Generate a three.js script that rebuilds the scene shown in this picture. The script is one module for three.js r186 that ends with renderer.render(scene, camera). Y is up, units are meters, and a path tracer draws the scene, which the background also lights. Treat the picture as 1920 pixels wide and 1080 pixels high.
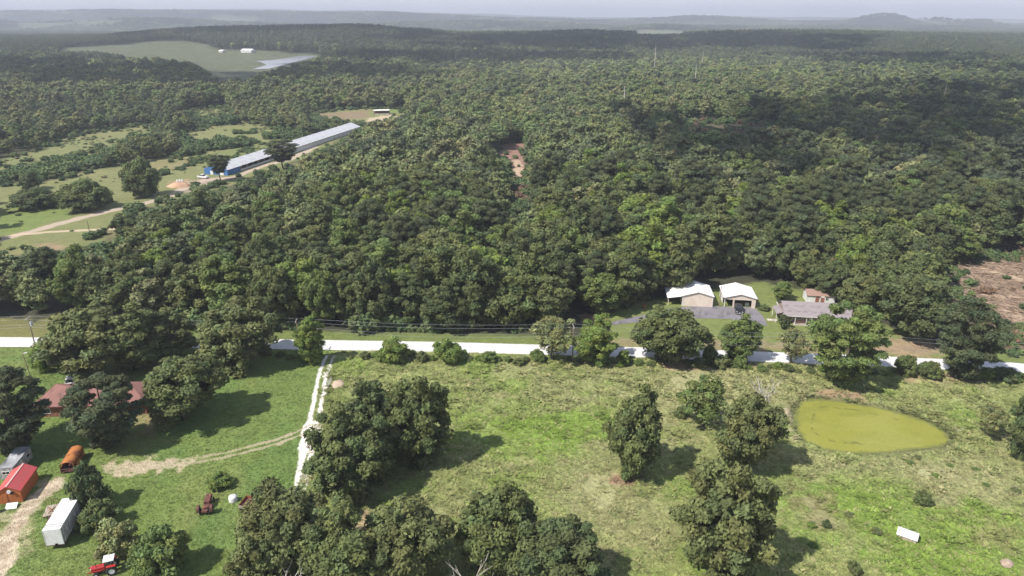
import * as THREE from 'three';
import { mergeGeometries } from 'three/addons/utils/BufferGeometryUtils.js';

// ------------------------------------------------------------------ camera, sky, sun, exposure
const scene = new THREE.Scene();
const EYE = 75, LENS = 1321, PITCH = Math.atan(510 / LENS);
const camera = new THREE.PerspectiveCamera(2 * Math.atan(540 / LENS) * 180 / Math.PI, 16 / 9, 1, 40000);
camera.position.set(0, EYE, 0);
camera.rotation.x = -PITCH;
camera.updateMatrixWorld();
const renderer = new THREE.WebGLRenderer({ antialias: true });
renderer.toneMapping = THREE.LinearToneMapping;
renderer.toneMappingExposure = 1.4;
renderer.shadowMap.enabled = true;

const SUN = new THREE.Vector3(-0.52, 0.777, 0.35).normalize();
const sun = new THREE.DirectionalLight(new THREE.Color().setRGB(1, 0.955, 0.87), 4.6);
sun.position.copy(SUN).multiplyScalar(400); sun.castShadow = true; sun.shadow.radius = 2.2;
sun.shadow.camera.left = -200; sun.shadow.camera.right = 200; sun.shadow.camera.top = 250; sun.shadow.camera.bottom = -250;
sun.shadow.camera.far = 2000; sun.shadow.mapSize.set(4096, 4096);
scene.add(sun, sun.target);

// ------------------------------------------------------------------ numbers: random, noise
function rng(seed) { let s = seed >>> 0; return () => { s = (s + 0x6D2B79F5) >>> 0; let t = s; t = Math.imul(t ^ (t >>> 15), t | 1); t ^= t + Math.imul(t ^ (t >>> 7), t | 61); return ((t ^ (t >>> 14)) >>> 0) / 4294967296; }; }
function hash(ix, iy) { let h = Math.imul(ix, 374761393) + Math.imul(iy, 668265263) | 0; h = Math.imul(h ^ (h >>> 13), 1274126177); return ((h ^ (h >>> 16)) >>> 0) / 4294967296; }
function vnoise(x, y) {
  const ix = Math.floor(x), iy = Math.floor(y), fx = x - ix, fy = y - iy;
  const u = fx * fx * (3 - 2 * fx), v = fy * fy * (3 - 2 * fy);
  const a = hash(ix, iy), b = hash(ix + 1, iy), c = hash(ix, iy + 1), d = hash(ix + 1, iy + 1);
  return a + (b - a) * u + (c - a) * v + (a - b - c + d) * u * v;
}
function fbm(x, y, n = 4) { let s = 0, a = 0.5, t = 0; for (let i = 0; i < n; i++) { s += a * vnoise(x + i * 17.3, y - i * 9.7); t += a; x *= 2.03; y *= 2.03; a *= 0.5; } return s / t; }
const clamp = (x, a = 0, b = 1) => Math.min(b, Math.max(a, x));
const smooth = (a, b, x) => { const t = clamp((x - a) / (b - a)); return t * t * (3 - 2 * t); };
const lerp = (a, b, t) => a + (b - a) * t;
function table(pts, x) { if (x <= pts[0][0]) return pts[0][1]; for (let i = 1; i < pts.length; i++) if (x <= pts[i][0]) { const [a, p] = pts[i - 1], [b, q] = pts[i], t = (x - a) / (b - a); return p + (q - p) * t * t * (3 - 2 * t); } return pts[pts.length - 1][1]; }
const rgb = (r, g, b) => new THREE.Color().setRGB(r, g, b);

// the sky: pale summer haze, whiter near the horizon, thin high cloud
{
  const W = 512, H = 256, data = new Float32Array(W * H * 4);
  for (let j = 0; j < H; j++) {
    const el = ((j + 0.5) / H - 0.5) * Math.PI;
    for (let i = 0; i < W; i++) {
      const az = (i + 0.5) / W * Math.PI * 2, t = smooth(0, 0.75, Math.max(0, el));
      const cx = Math.cos(az) * Math.cos(el) / (0.25 + Math.max(0, Math.sin(el))), cy = Math.sin(az) * Math.cos(el) / (0.25 + Math.max(0, Math.sin(el)));
      const cl = smooth(0.42, 0.75, fbm(cx * 2 + 40, cy * 2 + 40, 5)) * smooth(0.0, 0.5, el) * 0.5;
      let r = lerp(0.65, 0.22, t), g = lerp(0.65, 0.3, t), b = lerp(0.73, 0.48, t);
      r = lerp(r, 0.62, cl); g = lerp(g, 0.63, cl); b = lerp(b, 0.67, cl);
      const k = (j * W + i) * 4; data[k] = r; data[k + 1] = g; data[k + 2] = b; data[k + 3] = 1;
    }
  }
  const sky = new THREE.DataTexture(data, W, H, THREE.RGBAFormat, THREE.FloatType);
  sky.mapping = THREE.EquirectangularReflectionMapping; sky.magFilter = THREE.LinearFilter; sky.needsUpdate = true;
  scene.background = sky; scene.environment = sky; scene.environmentIntensity = 1;
}
scene.fog = new THREE.FogExp2(rgb(0.82, 0.88, 1.0), 0.00017);

// ------------------------------------------------------------------ the lie of the land (d = metres ahead = -z)
const CREST = [[-2600, 4], [-1376, 7], [-1189, 9], [-802, 32], [-401, 37], [-287, 27], [-129, 18], [57, 20], [200, 25], [344, 20], [487, 17], [630, 20], [774, 22], [1376, 13], [2600, 10]];
const RIDGES = [ // [distance, half depth, [[x, height] ...]]
  [10200, 700, [[-9000, 120], [-6300, 158], [-3400, 166], [-2000, 152], [-600, 110], [900, 60], [3000, 66], [7000, 40]]],
  [6300, 480, [[-5400, 84], [-4000, 106], [-2700, 108], [-1200, 100], [-550, 70], [150, 42], [1300, 36], [2000, 22], [3400, 4], [5000, 4]]],
  [4700, 260, [[-4000, 28], [-2400, 44], [-1200, 14], [-500, 38], [250, 26], [700, 12], [1700, 8], [3200, 0]]],
];
const HILLS = [[2715, 5500, 92, 170, 420], [3113, 5560, 64, 150, 330], [3379, 5500, 50, 140, 300], [2900, 6300, 14, 700, 300], [797, 4000, 30, 230, 240], [1700, 6200, 30, 500, 300], [-1900, 4400, 16, 700, 250]];
function far(x, d) {
  let h = -16 + 16 * fbm(x / 1400 + 5, d / 1400, 3);
  for (const [d0, w, prof] of RIDGES) { const k = Math.exp(-(((d - d0 - 300 * (fbm(x / 2500, d0, 2) - 0.5)) / w) ** 2)); if (k > 0.01) h = Math.max(h, lerp(h, table(prof, x) + 26 * (fbm(x / 700, d0 / 100, 3) - 0.5), k)); }
  for (const [hx, hd, hh, sx, sd] of HILLS) h += hh * Math.exp(-(((x - hx) / sx) ** 2) - (((d - hd) / sd) ** 2)) * (0.9 + 0.2 * fbm(x / 60, d / 90, 2));
  return h;
}
function land(x, d) {
  let h = 0;
  if (d < 2800) h += table(CREST, x) * smooth(1300, 2030, d) * (1 - smooth(2060, 2800, d)) + 5 * (fbm(x / 330 + 3, d / 330, 3) - 0.5) * smooth(500, 900, d) * (1 - 0.8 * smooth(1200, 1400, d) * (1 - smooth(1450, 1700, d)));
  if (d > 2100) h += far(x, d) * smooth(2100, 3400, d);
  return h + 0.9 * (fbm(x / 45, d / 45, 2) - 0.5) * smooth(20, 60, Math.abs(d - 150)) * (1 - smooth(800, 1200, d));
}
// survey: the spot of land that lies in direction (u, v) of the 1920 x 1080 photograph
function spot(u, v, y = 0) {
  const x = (u - 960) / LENS, w = -(v - 540) / LENS, cp = Math.cos(PITCH), sp = Math.sin(PITCH);
  const dy = w * cp - sp, dd = w * sp + cp;
  let t0 = 30, t = 30;
  for (let i = 0; i < 900; i++) {
    t = t0 * 1.006 + 0.3;
    if (EYE + dy * t < land(x * t, dd * t) + y) break;
    t0 = t;
  }
  for (let i = 0; i < 16; i++) { const m = (t0 + t) / 2; if (EYE + dy * m < land(x * m, dd * m) + y) t = m; else t0 = m; }
  return { x: x * t, d: dd * t };
}
function seen(x, y, d) { // direction in which a point appears
  const cp = Math.cos(PITCH), sp = Math.sin(PITCH), ry = y - EYE, depth = d * cp - ry * sp, up = d * sp + ry * cp;
  return { u: 960 + LENS * x / depth, v: 540 - LENS * up / depth, depth };
}
const path = (pts) => pts.map(([u, v]) => { const s = spot(u, v); return [s.x, s.d]; });
function inside(poly, x, y) { let r = false; for (let i = 0, j = poly.length - 1; i < poly.length; j = i++) { const [ax, ay] = poly[i], [bx, by] = poly[j]; if ((ay > y) !== (by > y) && x < (bx - ax) * (y - ay) / (by - ay) + ax) r = !r; } return r; }
function segDist(ax, ay, bx, by, x, y) { const dx = bx - ax, dy = by - ay, t = clamp(((x - ax) * dx + (y - ay) * dy) / (dx * dx + dy * dy || 1)); return Math.hypot(x - ax - dx * t, y - ay - dy * t); }
function lineDist(line, x, y) { let m = 1e9; for (let i = 1; i < line.length; i++) m = Math.min(m, segDist(...line[i - 1], ...line[i], x, y)); return m; }
function polyDist(poly, x, y) { let m = 1e9; for (let i = 0, j = poly.length - 1; i < poly.length; j = i++) m = Math.min(m, segDist(...poly[j], ...poly[i], x, y)); return inside(poly, x, y) ? m : -m; }

// ------------------------------------------------------------------ names and building blocks
const taken = {};
function numbered(n) { taken[n] = (taken[n] ?? -1) + 1; return taken[n] ? `${n}_${String(taken[n]).padStart(3, '0')}` : n; }
function tag(o, label, category, group) { o.userData.label = label; o.userData.category = category; if (group) o.userData.group = group; return o; }
function thing(name, label, category, x = 0, d = 0, turn = 0, group) {
  const o = new THREE.Group(); o.name = numbered(name); o.position.set(x, ground(x, d), -d); o.rotation.y = turn; scene.add(o);
  return tag(o, label, category, group);
}
function part(name, geo, material, parent) {
  const m = new THREE.Mesh(Array.isArray(geo) ? (geo.length > 1 ? mergeGeometries(geo.map(bare)) : geo[0]) : geo, material);
  m.name = parent === scene ? numbered(name) : name; m.castShadow = m.receiveShadow = true; parent.add(m); return m;
}
function bare(g) { const r = g.index ? g.toNonIndexed() : g; for (const k of Object.keys(r.attributes)) if (!['position', 'normal', 'uv'].includes(k)) r.deleteAttribute(k); if (!r.attributes.uv) r.setAttribute('uv', new THREE.BufferAttribute(new Float32Array(r.attributes.position.count * 2), 2)); return r; }
function setting(name, geo, material, parent = scene) { const m = part(name, geo, material, parent); if (parent === scene) m.userData.kind = 'structure'; return m; }
const box = (w, h, l, x = 0, y = 0, z = 0) => uvMetres(new THREE.BoxGeometry(w, h, l).translate(x, y, z));
const cyl = (r0, r1, h, x = 0, y = 0, z = 0, n = 12) => new THREE.CylinderGeometry(r0, r1, h, n).translate(x, y, z);
function uvMetres(g) { // box projection, uv in metres
  const p = g.attributes.position, n = g.attributes.normal, uv = new Float32Array(p.count * 2);
  for (let i = 0; i < p.count; i++) {
    const ax = Math.abs(n.getX(i)), ay = Math.abs(n.getY(i)), az = Math.abs(n.getZ(i));
    if (ay > ax && ay > az) { uv[2 * i] = p.getX(i); uv[2 * i + 1] = p.getZ(i); } else if (ax > az) { uv[2 * i] = p.getZ(i); uv[2 * i + 1] = p.getY(i); } else { uv[2 * i] = p.getX(i); uv[2 * i + 1] = p.getY(i); }
  }
  g.setAttribute('uv', new THREE.BufferAttribute(uv, 2)); return g;
}
function prism(pts, length) { // outline in x, y pushed along z, centred
  const s = new THREE.Shape(pts.map(([a, b]) => new THREE.Vector2(a, b)));
  return uvMetres(new THREE.ExtrudeGeometry(s, { depth: length, bevelEnabled: false }).translate(0, 0, -length / 2));
}
function slab(x0, y0, x1, y1, length, thick = 0.08, z = 0) { // a sloping sheet from (x0,y0) to (x1,y1), along z
  const dx = x1 - x0, dy = y1 - y0, l = Math.hypot(dx, dy);
  const g = uvMetres(new THREE.BoxGeometry(l, thick, length));
  return g.rotateZ(Math.atan2(dy, dx)).translate((x0 + x1) / 2, (y0 + y1) / 2, z);
}
function tube(a, b, ra, rb, n = 6) {
  const A = new THREE.Vector3(...a), B = new THREE.Vector3(...b), v = B.clone().sub(A), l = v.length();
  const g = new THREE.CylinderGeometry(rb, ra, l, n, 1).translate(0, l / 2, 0);
  g.applyQuaternion(new THREE.Quaternion().setFromUnitVectors(new THREE.Vector3(0, 1, 0), v.normalize()));
  return g.translate(A.x, A.y, A.z);
}

// ------------------------------------------------------------------ materials
function texture(w, h, fn, srgb = true) {
  const a = new Uint8Array(w * h * 4), c = [0, 0, 0];
  const enc = (v) => { v = clamp(v); return 255 * (srgb ? (v <= 0.0031308 ? 12.92 * v : 1.055 * v ** (1 / 2.4) - 0.055) : v); };
  for (let j = 0; j < h; j++) for (let i = 0; i < w; i++) { fn((i + 0.5) / w, (j + 0.5) / h, c); const k = (j * w + i) * 4; a[k] = enc(c[0]); a[k + 1] = enc(c[1]); a[k + 2] = enc(c[2]); a[k + 3] = 255; }
  const t = new THREE.DataTexture(a, w, h); t.magFilter = THREE.LinearFilter; t.minFilter = THREE.LinearMipmapLinearFilter; t.wrapS = t.wrapT = THREE.RepeatWrapping;
  if (srgb) t.colorSpace = THREE.SRGBColorSpace; t.needsUpdate = true; return t;
}
// blotchy weathering: c0 mixed with c1, texture covers `size` metres
function worn(c0, c1, size, seed, opt = {}) {
  const map = texture(256, 256, (u, v, c) => {
    const per = (f) => fbm(Math.cos(u * 6.2832) * f + seed, Math.sin(u * 6.2832) * f + v * f * 3, 4);
    let t = smooth(opt.lo ?? 0.4, opt.hi ?? 0.7, per(opt.f ?? 1.2)); const g = 0.88 + 0.24 * vnoise(u * 120, v * 120 + seed);
    if (opt.streak) t = Math.max(t * 0.4, smooth(0.45, 0.75, fbm(u * 40 + seed, v * 1.5, 3)) * opt.streak);
    if (opt.rib && ((u * size / opt.rib) % 1) < 0.14) t = Math.min(1, t + 0.15);
    for (let k = 0; k < 3; k++) c[k] = lerp(c0[k], c1[k], t) * g;
  });
  map.repeat.set(1 / size, 1 / size);
  return new THREE.MeshStandardMaterial({ map, roughness: opt.rough ?? 0.85, metalness: opt.metal ?? 0 });
}
const plain = (r, g, b, rough = 0.8, metal = 0) => new THREE.MeshStandardMaterial({ color: rgb(r, g, b), roughness: rough, metalness: metal });
const M = {
  bark: worn([0.13, 0.1, 0.075], [0.06, 0.05, 0.04], 2, 3),
  deadwood: worn([0.5, 0.46, 0.42], [0.3, 0.26, 0.22], 2, 8),
  pole: worn([0.26, 0.2, 0.15], [0.16, 0.13, 0.1], 3, 5),
  wire: plain(0.32, 0.33, 0.36, 0.5, 0.4),
  whiteRoof: worn([0.8, 0.78, 0.78], [0.72, 0.69, 0.67], 6, 11, { rough: 0.55, rib: 0.9 }),
  cream: worn([0.72, 0.62, 0.53], [0.66, 0.55, 0.46], 5, 13, { rib: 0.6 }),
  white: worn([0.72, 0.71, 0.71], [0.6, 0.58, 0.56], 3, 17),
  greyShingle: worn([0.27, 0.23, 0.235], [0.2, 0.17, 0.175], 4, 19),
  brownShingle: worn([0.24, 0.115, 0.095], [0.17, 0.085, 0.07], 4, 23),
  brick: worn([0.3, 0.12, 0.08], [0.2, 0.08, 0.06], 2, 29),
  rustRoof: worn([0.28, 0.165, 0.13], [0.34, 0.24, 0.2], 4, 31, { streak: 0.8 }),
  rust: worn([0.3, 0.12, 0.05], [0.15, 0.06, 0.035], 1.6, 37),
  darkRust: worn([0.16, 0.06, 0.05], [0.08, 0.035, 0.03], 1, 41),
  busRust: worn([0.45, 0.17, 0.045], [0.22, 0.075, 0.03], 3, 43, { lo: 0.35, hi: 0.6 }),
  orange: worn([0.42, 0.13, 0.035], [0.34, 0.1, 0.03], 2, 47),
  redRoof: worn([0.56, 0.085, 0.085], [0.48, 0.1, 0.1], 2, 53, { rib: 0.5, rough: 0.5 }),
  aluminium: worn([0.5, 0.51, 0.54], [0.33, 0.33, 0.35], 2, 59, { rough: 0.45, metal: 0.35 }),
  trailerWhite: worn([0.78, 0.77, 0.78], [0.66, 0.63, 0.6], 4, 61, { rough: 0.5 }),
  trailerSide: worn([0.6, 0.58, 0.57], [0.13, 0.11, 0.09], 3.2, 67, { streak: 1 }),
  galvanised: worn([0.6, 0.6, 0.61], [0.52, 0.52, 0.53], 8, 71, { rough: 0.5, metal: 0.2, rib: 0.9 }),
  blue: worn([0.06, 0.17, 0.42], [0.05, 0.13, 0.33], 3, 79, { rib: 0.6 }),
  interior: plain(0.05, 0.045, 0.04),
  concrete: worn([0.55, 0.5, 0.44], [0.42, 0.37, 0.32], 3, 83),
  asphalt: worn([0.2, 0.185, 0.2], [0.13, 0.12, 0.13], 6, 89, { lo: 0.35, hi: 0.7 }),
  black: plain(0.012, 0.012, 0.014, 0.3), tyre: plain(0.02, 0.02, 0.02, 0.9), glass: plain(0.03, 0.035, 0.04, 0.08),
  chrome: plain(0.6, 0.6, 0.62, 0.25, 0.8), carWhite: plain(0.72, 0.72, 0.74, 0.3), red: plain(0.4, 0.03, 0.03, 0.45), woodPlank: worn([0.4, 0.34, 0.27], [0.25, 0.2, 0.15], 1.5, 97),
  lampGrey: plain(0.55, 0.55, 0.55, 0.5), brightRed: plain(0.35, 0.05, 0.04, 0.6),
};

// ------------------------------------------------------------------ land use, surveyed from the photograph
const ROAD = [[-700, 168], [-400, 164], [-200, 158.8], ...path([[0, 641.5], [390, 643.5], [820, 650.5], [1200, 661], [1640, 677], [1900, 690]]), [200, 128], [330, 104]];
function roadD(x) { for (let i = 1; i < ROAD.length; i++) if (x <= ROAD[i][0]) { const [a, p] = ROAD[i - 1], [b, q] = ROAD[i]; return lerp(p, q, (x - a) / (b - a)); } return ROAD[ROAD.length - 1][1]; }
const DRIVE = path([[622, 664], [613, 680], [603, 710], [597, 745], [588, 790], [578, 840], [571, 880], [562, 925], [540, 1000]]);
const SPUR = path([[583, 800], [555, 815], [520, 828], [480, 839], [430, 851], [380, 861], [330, 868], [270, 876], [210, 881]]);
const YARD = path([[-30, 1110], [0, 1060], [15, 1010], [35, 970], [62, 940], [88, 920], [105, 905]]);
const POND = path([[1492, 762], [1503, 750], [1530, 745], [1580, 750], [1640, 760], [1700, 774], [1745, 790], [1775, 808], [1782, 822], [1765, 834], [1700, 840], [1640, 846], [1585, 846], [1540, 838], [1510, 822], [1494, 796]]);
const FARMTRACK = path([[-60, 468], [0, 449], [60, 434], [130, 414], [200, 397], [270, 381], [325, 367], [350, 347], [385, 338], [440, 332], [490, 312], [540, 300], [590, 276]]);
const FARMSPUR = path([[25, 441], [90, 435], [150, 432], [218, 429]]);
const LAKE = path([[472, 130], [500, 124], [490, 119], [478, 117], [520, 113], [545, 107], [556, 102], [592, 100], [596, 104], [575, 112], [540, 122], [505, 129]]);
const inPond = (x, d) => polyDist(POND, x, d);
const LAKE_Y = LAKE.reduce((s, [x, d]) => s + land(x, d), 0) / LAKE.length;
function tussock(x, d) { // hummocky pasture, smoother lawn
  if (d < 50 || d > 160 || Math.abs(x) > 150) return 0; const e = roadD(x) - 3.6 - d; if (e < 0) return 0;
  const lawn = 1 - smooth(-1, 3, x - driveX(d)), n = 0.6 * fbm(x / 1.9, d / 1.5, 2) + 0.4 * fbm(x / 6 + 4, d / 6, 2);
  return (n - 0.45) * lerp(0.75, 0.16, lawn) * smooth(0, 2, e) * smooth(1.2, 2.4, Math.abs(x - driveX(d)));
}
function ground(x, d) { let h = land(x, d) + tussock(x, d); if (d > 1000 && d < 1800 && x < -150 && x > -800) h = lerp(h, LAKE_Y - 0.5, smooth(-70, 4, polyDist(LAKE, x, d))); if (x > 30 && x < 110 && d > 95 && d < 150) h -= 0.9 * smooth(-2.2, 1.2, inPond(x, d)); return h; }
const POND_Y = land(72, 121) - 0.42;

// open ground beyond the road, as outlines in the photograph
const OPEN_PX = [
  [[-40, 598], [60, 592], [128, 598], [300, 618], [520, 630], [1000, 634], [1000, 700], [-40, 700]],
  [[1085, 606], [1150, 578], [1235, 560], [1330, 532], [1430, 528], [1530, 548], [1570, 575], [1650, 605], [1770, 640], [1960, 655], [1960, 720], [1000, 700], [1020, 640]],
  [[-40, 352], [40, 345], [110, 335], [225, 312], [330, 292], [378, 282], [430, 270], [500, 268], [540, 268], [600, 248], [672, 232], [680, 238], [590, 284], [530, 312], [490, 326], [440, 342], [400, 354], [355, 358], [328, 376], [250, 398], [216, 436], [150, 468], [60, 474], [-40, 480]],
  [[-40, 312], [60, 284], [120, 262], [150, 251], [215, 244], [290, 228], [294, 244], [215, 268], [170, 290], [120, 300], [60, 304], [-40, 330]],
  [[330, 264], [360, 246], [400, 232], [440, 227], [520, 240], [560, 246], [560, 262], [520, 276], [400, 302], [335, 300]],
  [[352, 208], [420, 198], [440, 206], [400, 222], [360, 226]],
  [[575, 214], [640, 205], [700, 204], [770, 203], [768, 210], [735, 226], [690, 236], [640, 228], [600, 226]],
  [[117, 97], [117, 90], [160, 88], [230, 84], [290, 77], [345, 77], [385, 84], [412, 93], [470, 94], [540, 98], [598, 98], [600, 106], [560, 118], [500, 134], [462, 150], [420, 150], [388, 134], [360, 116], [300, 110], [240, 108], [215, 100], [160, 96]],
  [[925, 284], [945, 270], [992, 266], [990, 300], [982, 340], [962, 340], [955, 300]],
  [[1765, 488], [1840, 478], [1960, 474], [1960, 660], [1870, 640], [1815, 590], [1790, 540]],
  [[1188, 232], [1222, 232], [1220, 250], [1190, 250]], [[1130, 205], [1132, 204], [1132, 206]],
  [[1195, 57], [1280, 57], [1280, 64], [1195, 64]], [[1884, 318], [1930, 314], [1930, 328], [1888, 330]],
  [[958, 355], [985, 352], [1000, 392], [966, 396]], [[1265, 232], [1330, 228], [1460, 232], [1470, 246], [1380, 250], [1285, 250]],
];
const OPEN = OPEN_PX.map(path);
const isOpen = (x, d) => OPEN.some((p) => inside(p, x, d));
const opensView = (u, v) => OPEN_PX.some((p) => inside(p, u, v));

// painted land cover: [outline in the photograph, colour, edge softness m, strength, noise scale m]
const G = { pasture: [0.27, 0.298, 0.108], lush: [0.205, 0.298, 0.052], dry: [0.35, 0.325, 0.17], lawn: [0.143, 0.195, 0.046], lawn2: [0.195, 0.225, 0.068], soil: [0.34, 0.22, 0.145], sand: [0.5, 0.4, 0.28], floor: [0.05, 0.05, 0.025], slash: [0.25, 0.175, 0.12], field: [0.2, 0.21, 0.08], grey: [0.19, 0.16, 0.13] };
const COVER = [
  [[[930, 795], [1000, 775], [1140, 770], [1150, 800], [1100, 840], [1045, 862], [1085, 915], [1060, 925], [1015, 880], [985, 830]], G.lush, 2.5, 0.95, 4],
  [[[880, 770], [960, 740], [1010, 760], [960, 800], [900, 810]], G.lush, 3, 0.5, 4],
  [[[1100, 690], [1520, 695], [1530, 740], [1290, 800], [1120, 735]], G.dry, 4, 0.55, 5],
  [[[1430, 860], [1900, 850], [1920, 905], [1700, 905], [1480, 930]], G.dry, 4, 0.45, 4],
  [[[1040, 860], [1110, 870], [1270, 960], [1270, 1080], [1150, 1080], [1180, 1000], [1060, 910]], G.dry, 3, 0.4, 5],
  [[[1480, 945], [1560, 910], [1720, 930], [1920, 960], [1920, 1110], [1600, 1110], [1660, 1020], [1560, 960]], G.lush, 3, 0.85, 4],
  [[[1420, 900], [1500, 895], [1540, 930], [1470, 960], [1420, 940]], G.lush, 3, 0.7, 4],
  [[[1500, 925], [1560, 940], [1580, 980], [1540, 990], [1505, 955]], [0.26, 0.19, 0.12], 2.5, 0.55, 2],
  [[[1800, 960], [1920, 990], [1920, 1040], [1840, 1030]], [0.26, 0.2, 0.12], 3, 0.45, 2],
  [[[1530, 735], [1560, 728], [1610, 736], [1625, 752], [1560, 746]], G.soil, 1.2, 0.8, 1.5],
  [[[1470, 765], [1482, 765], [1486, 800], [1492, 828], [1482, 826]], G.sand, 0.8, 0.8, 1],
  [[[1140, 895], [1160, 890], [1205, 900], [1185, 914], [1150, 910]], G.soil, 0.7, 0.95, 1],
  [[[1230, 682], [1320, 682], [1330, 692], [1250, 695]], G.soil, 1, 0.7, 1.5], [[[1380, 678], [1440, 680], [1435, 692], [1390, 692]], G.soil, 1, 0.6, 1.5],
  [[[1690, 700], [1840, 706], [1850, 716], [1700, 714]], G.soil, 1, 0.7, 1.5],
  [[[930, 868], [1000, 862], [1010, 880], [950, 885]], G.dry, 1.5, 0.6, 1.5],
  [[[610, 690], [655, 690], [640, 800], [600, 910], [580, 905]], G.lawn2, 1.5, 0.8, 3],
  [[[655, 968], [690, 955], [700, 985], [665, 1000]], G.soil, 1, 0.7, 1],
  [[[200, 872], [280, 864], [355, 864], [340, 878], [220, 892]], G.sand, 1.2, 0.85, 1.2],
  [[[350, 880], [440, 880], [450, 960], [350, 980]], G.lawn2, 4, 0.6, 4], [[[30, 990], [150, 1000], [140, 1080], [40, 1080]], G.lawn2, 4, 0.4, 4],
  [[[-10, 960], [40, 955], [70, 935], [60, 990], [20, 1080], [-10, 1080]], G.sand, 1.5, 0.45, 2],
  [[[75, 905], [110, 898], [118, 905], [85, 930], [70, 925]], G.sand, 1, 0.7, 1],
  [[[105, 727], [150, 712], [190, 702], [210, 712], [150, 728]], [0.5, 0.36, 0.27], 0.6, 0.9, 1],
  [[[250, 770], [300, 765], [310, 800], [260, 815]], G.soil, 2, 0.5, 1.5], [[[385, 655], [430, 650], [430, 665], [390, 672]], G.soil, 1, 0.5, 1],
  // yards beyond the road
  [[[1090, 604], [1150, 578], [1260, 556], [1430, 528], [1530, 548], [1570, 575], [1650, 605], [1760, 640], [1640, 656], [1140, 640]], [0.17, 0.2, 0.055], 1.5, 1, 3],
  [[[1140, 640], [1250, 625], [1420, 640], [1560, 640], [1560, 662], [1140, 652]], [0.3, 0.22, 0.13], 2, 0.7, 2],
  [[[1600, 645], [1660, 632], [1750, 640], [1760, 672], [1620, 665]], [0.36, 0.25, 0.16], 2, 0.85, 2],
  [[[1085, 592], [1130, 583], [1140, 600], [1090, 606]], G.soil, 1, 0.7, 1.5],
  [[[-40, 598], [128, 600], [128, 634], [-40, 634]], [0.18, 0.17, 0.055], 2, 0.9, 3],
  // farm fields on the left
  ...[2, 3, 4, 5, 6].map((k) => [OPEN_PX[k], G.field, 3, 1, 9]),
  ...[2, 3, 4].map((k) => [OPEN_PX[k], [0.27, 0.22, 0.11], 9, 0.55, 16]), ...[2, 3, 4].map((k) => [OPEN_PX[k].map(([u, v]) => [u + 3, v + 2]), [0.14, 0.18, 0.05], 8, 0.5, 7]),
  [[[-20, 395], [90, 380], [150, 400], [60, 430], [-20, 440]], [0.15, 0.21, 0.045], 3, 0.7, 6],
  [[[70, 460], [110, 452], [120, 468], [80, 478]], G.soil, 2, 0.7, 3],
  [[[240, 312], [330, 300], [400, 285], [380, 305], [300, 325], [250, 340]], [0.26, 0.21, 0.1], 4, 0.6, 6],
  [[[580, 214], [690, 207], [690, 222], [600, 226]], [0.25, 0.17, 0.11], 3, 0.8, 5],
  [[[690, 222], [735, 214], [745, 218], [700, 236], [675, 240]], G.sand, 2, 0.9, 4],
  [[[700, 204], [770, 202], [768, 210], [720, 210]], [0.16, 0.22, 0.05], 2, 0.9, 5],
  [[[350, 340], [400, 332], [440, 332], [400, 348], [345, 362]], [0.33, 0.26, 0.2], 1.5, 0.95, 3],
  [[[318, 340], [352, 336], [350, 352], [322, 352]], [0.4, 0.27, 0.17], 1.5, 0.8, 2],
  // clearings in the woods, felled ground
  [OPEN_PX[8], [0.3, 0.17, 0.13], 2, 0.95, 5], [[[960, 300], [978, 300], [982, 345], [968, 345]], [0.5, 0.36, 0.26], 1.5, 0.9, 3],
  [OPEN_PX[9], G.slash, 4, 1, 3], [OPEN_PX[10], [0.26, 0.15, 0.11], 4, 0.9, 5], [OPEN_PX[13], [0.26, 0.15, 0.11], 4, 0.9, 5], [OPEN_PX[14], [0.3, 0.17, 0.13], 3, 0.9, 4], [OPEN_PX[15], [0.14, 0.11, 0.065], 6, 0.8, 6],
  [[[1840, 500], [1925, 522], [1925, 530], [1838, 507]], [0.5, 0.37, 0.26], 1, 0.9, 2], [[[1815, 548], [1925, 556], [1925, 562], [1815, 555]], [0.48, 0.36, 0.26], 1, 0.85, 2], [[[1900, 590], [1925, 588], [1925, 602], [1900, 600]], [0.5, 0.38, 0.28], 1, 0.8, 2],
].map(([px, col, soft, k, sc]) => { const p = path(px); const xs = p.map((q) => q[0]), ds = p.map((q) => q[1]); return { p, col, soft, k, sc, x0: Math.min(...xs) - soft * 2, x1: Math.max(...xs) + soft * 2, d0: Math.min(...ds) - soft * 2, d1: Math.max(...ds) + soft * 2 }; });
function driveX(d) { for (let i = 1; i < DRIVE.length; i++) { const [ax, ad] = DRIVE[i - 1], [bx, bd] = DRIVE[i]; if (d <= ad && d >= bd) return lerp(bx, ax, (d - bd) / (ad - bd)); } return d > DRIVE[0][1] ? DRIVE[0][0] : DRIVE[DRIVE.length - 1][0]; }
const mixTo = (c, t, k) => { for (let i = 0; i < 3; i++) c[i] += (t[i] - c[i]) * k; };
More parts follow.
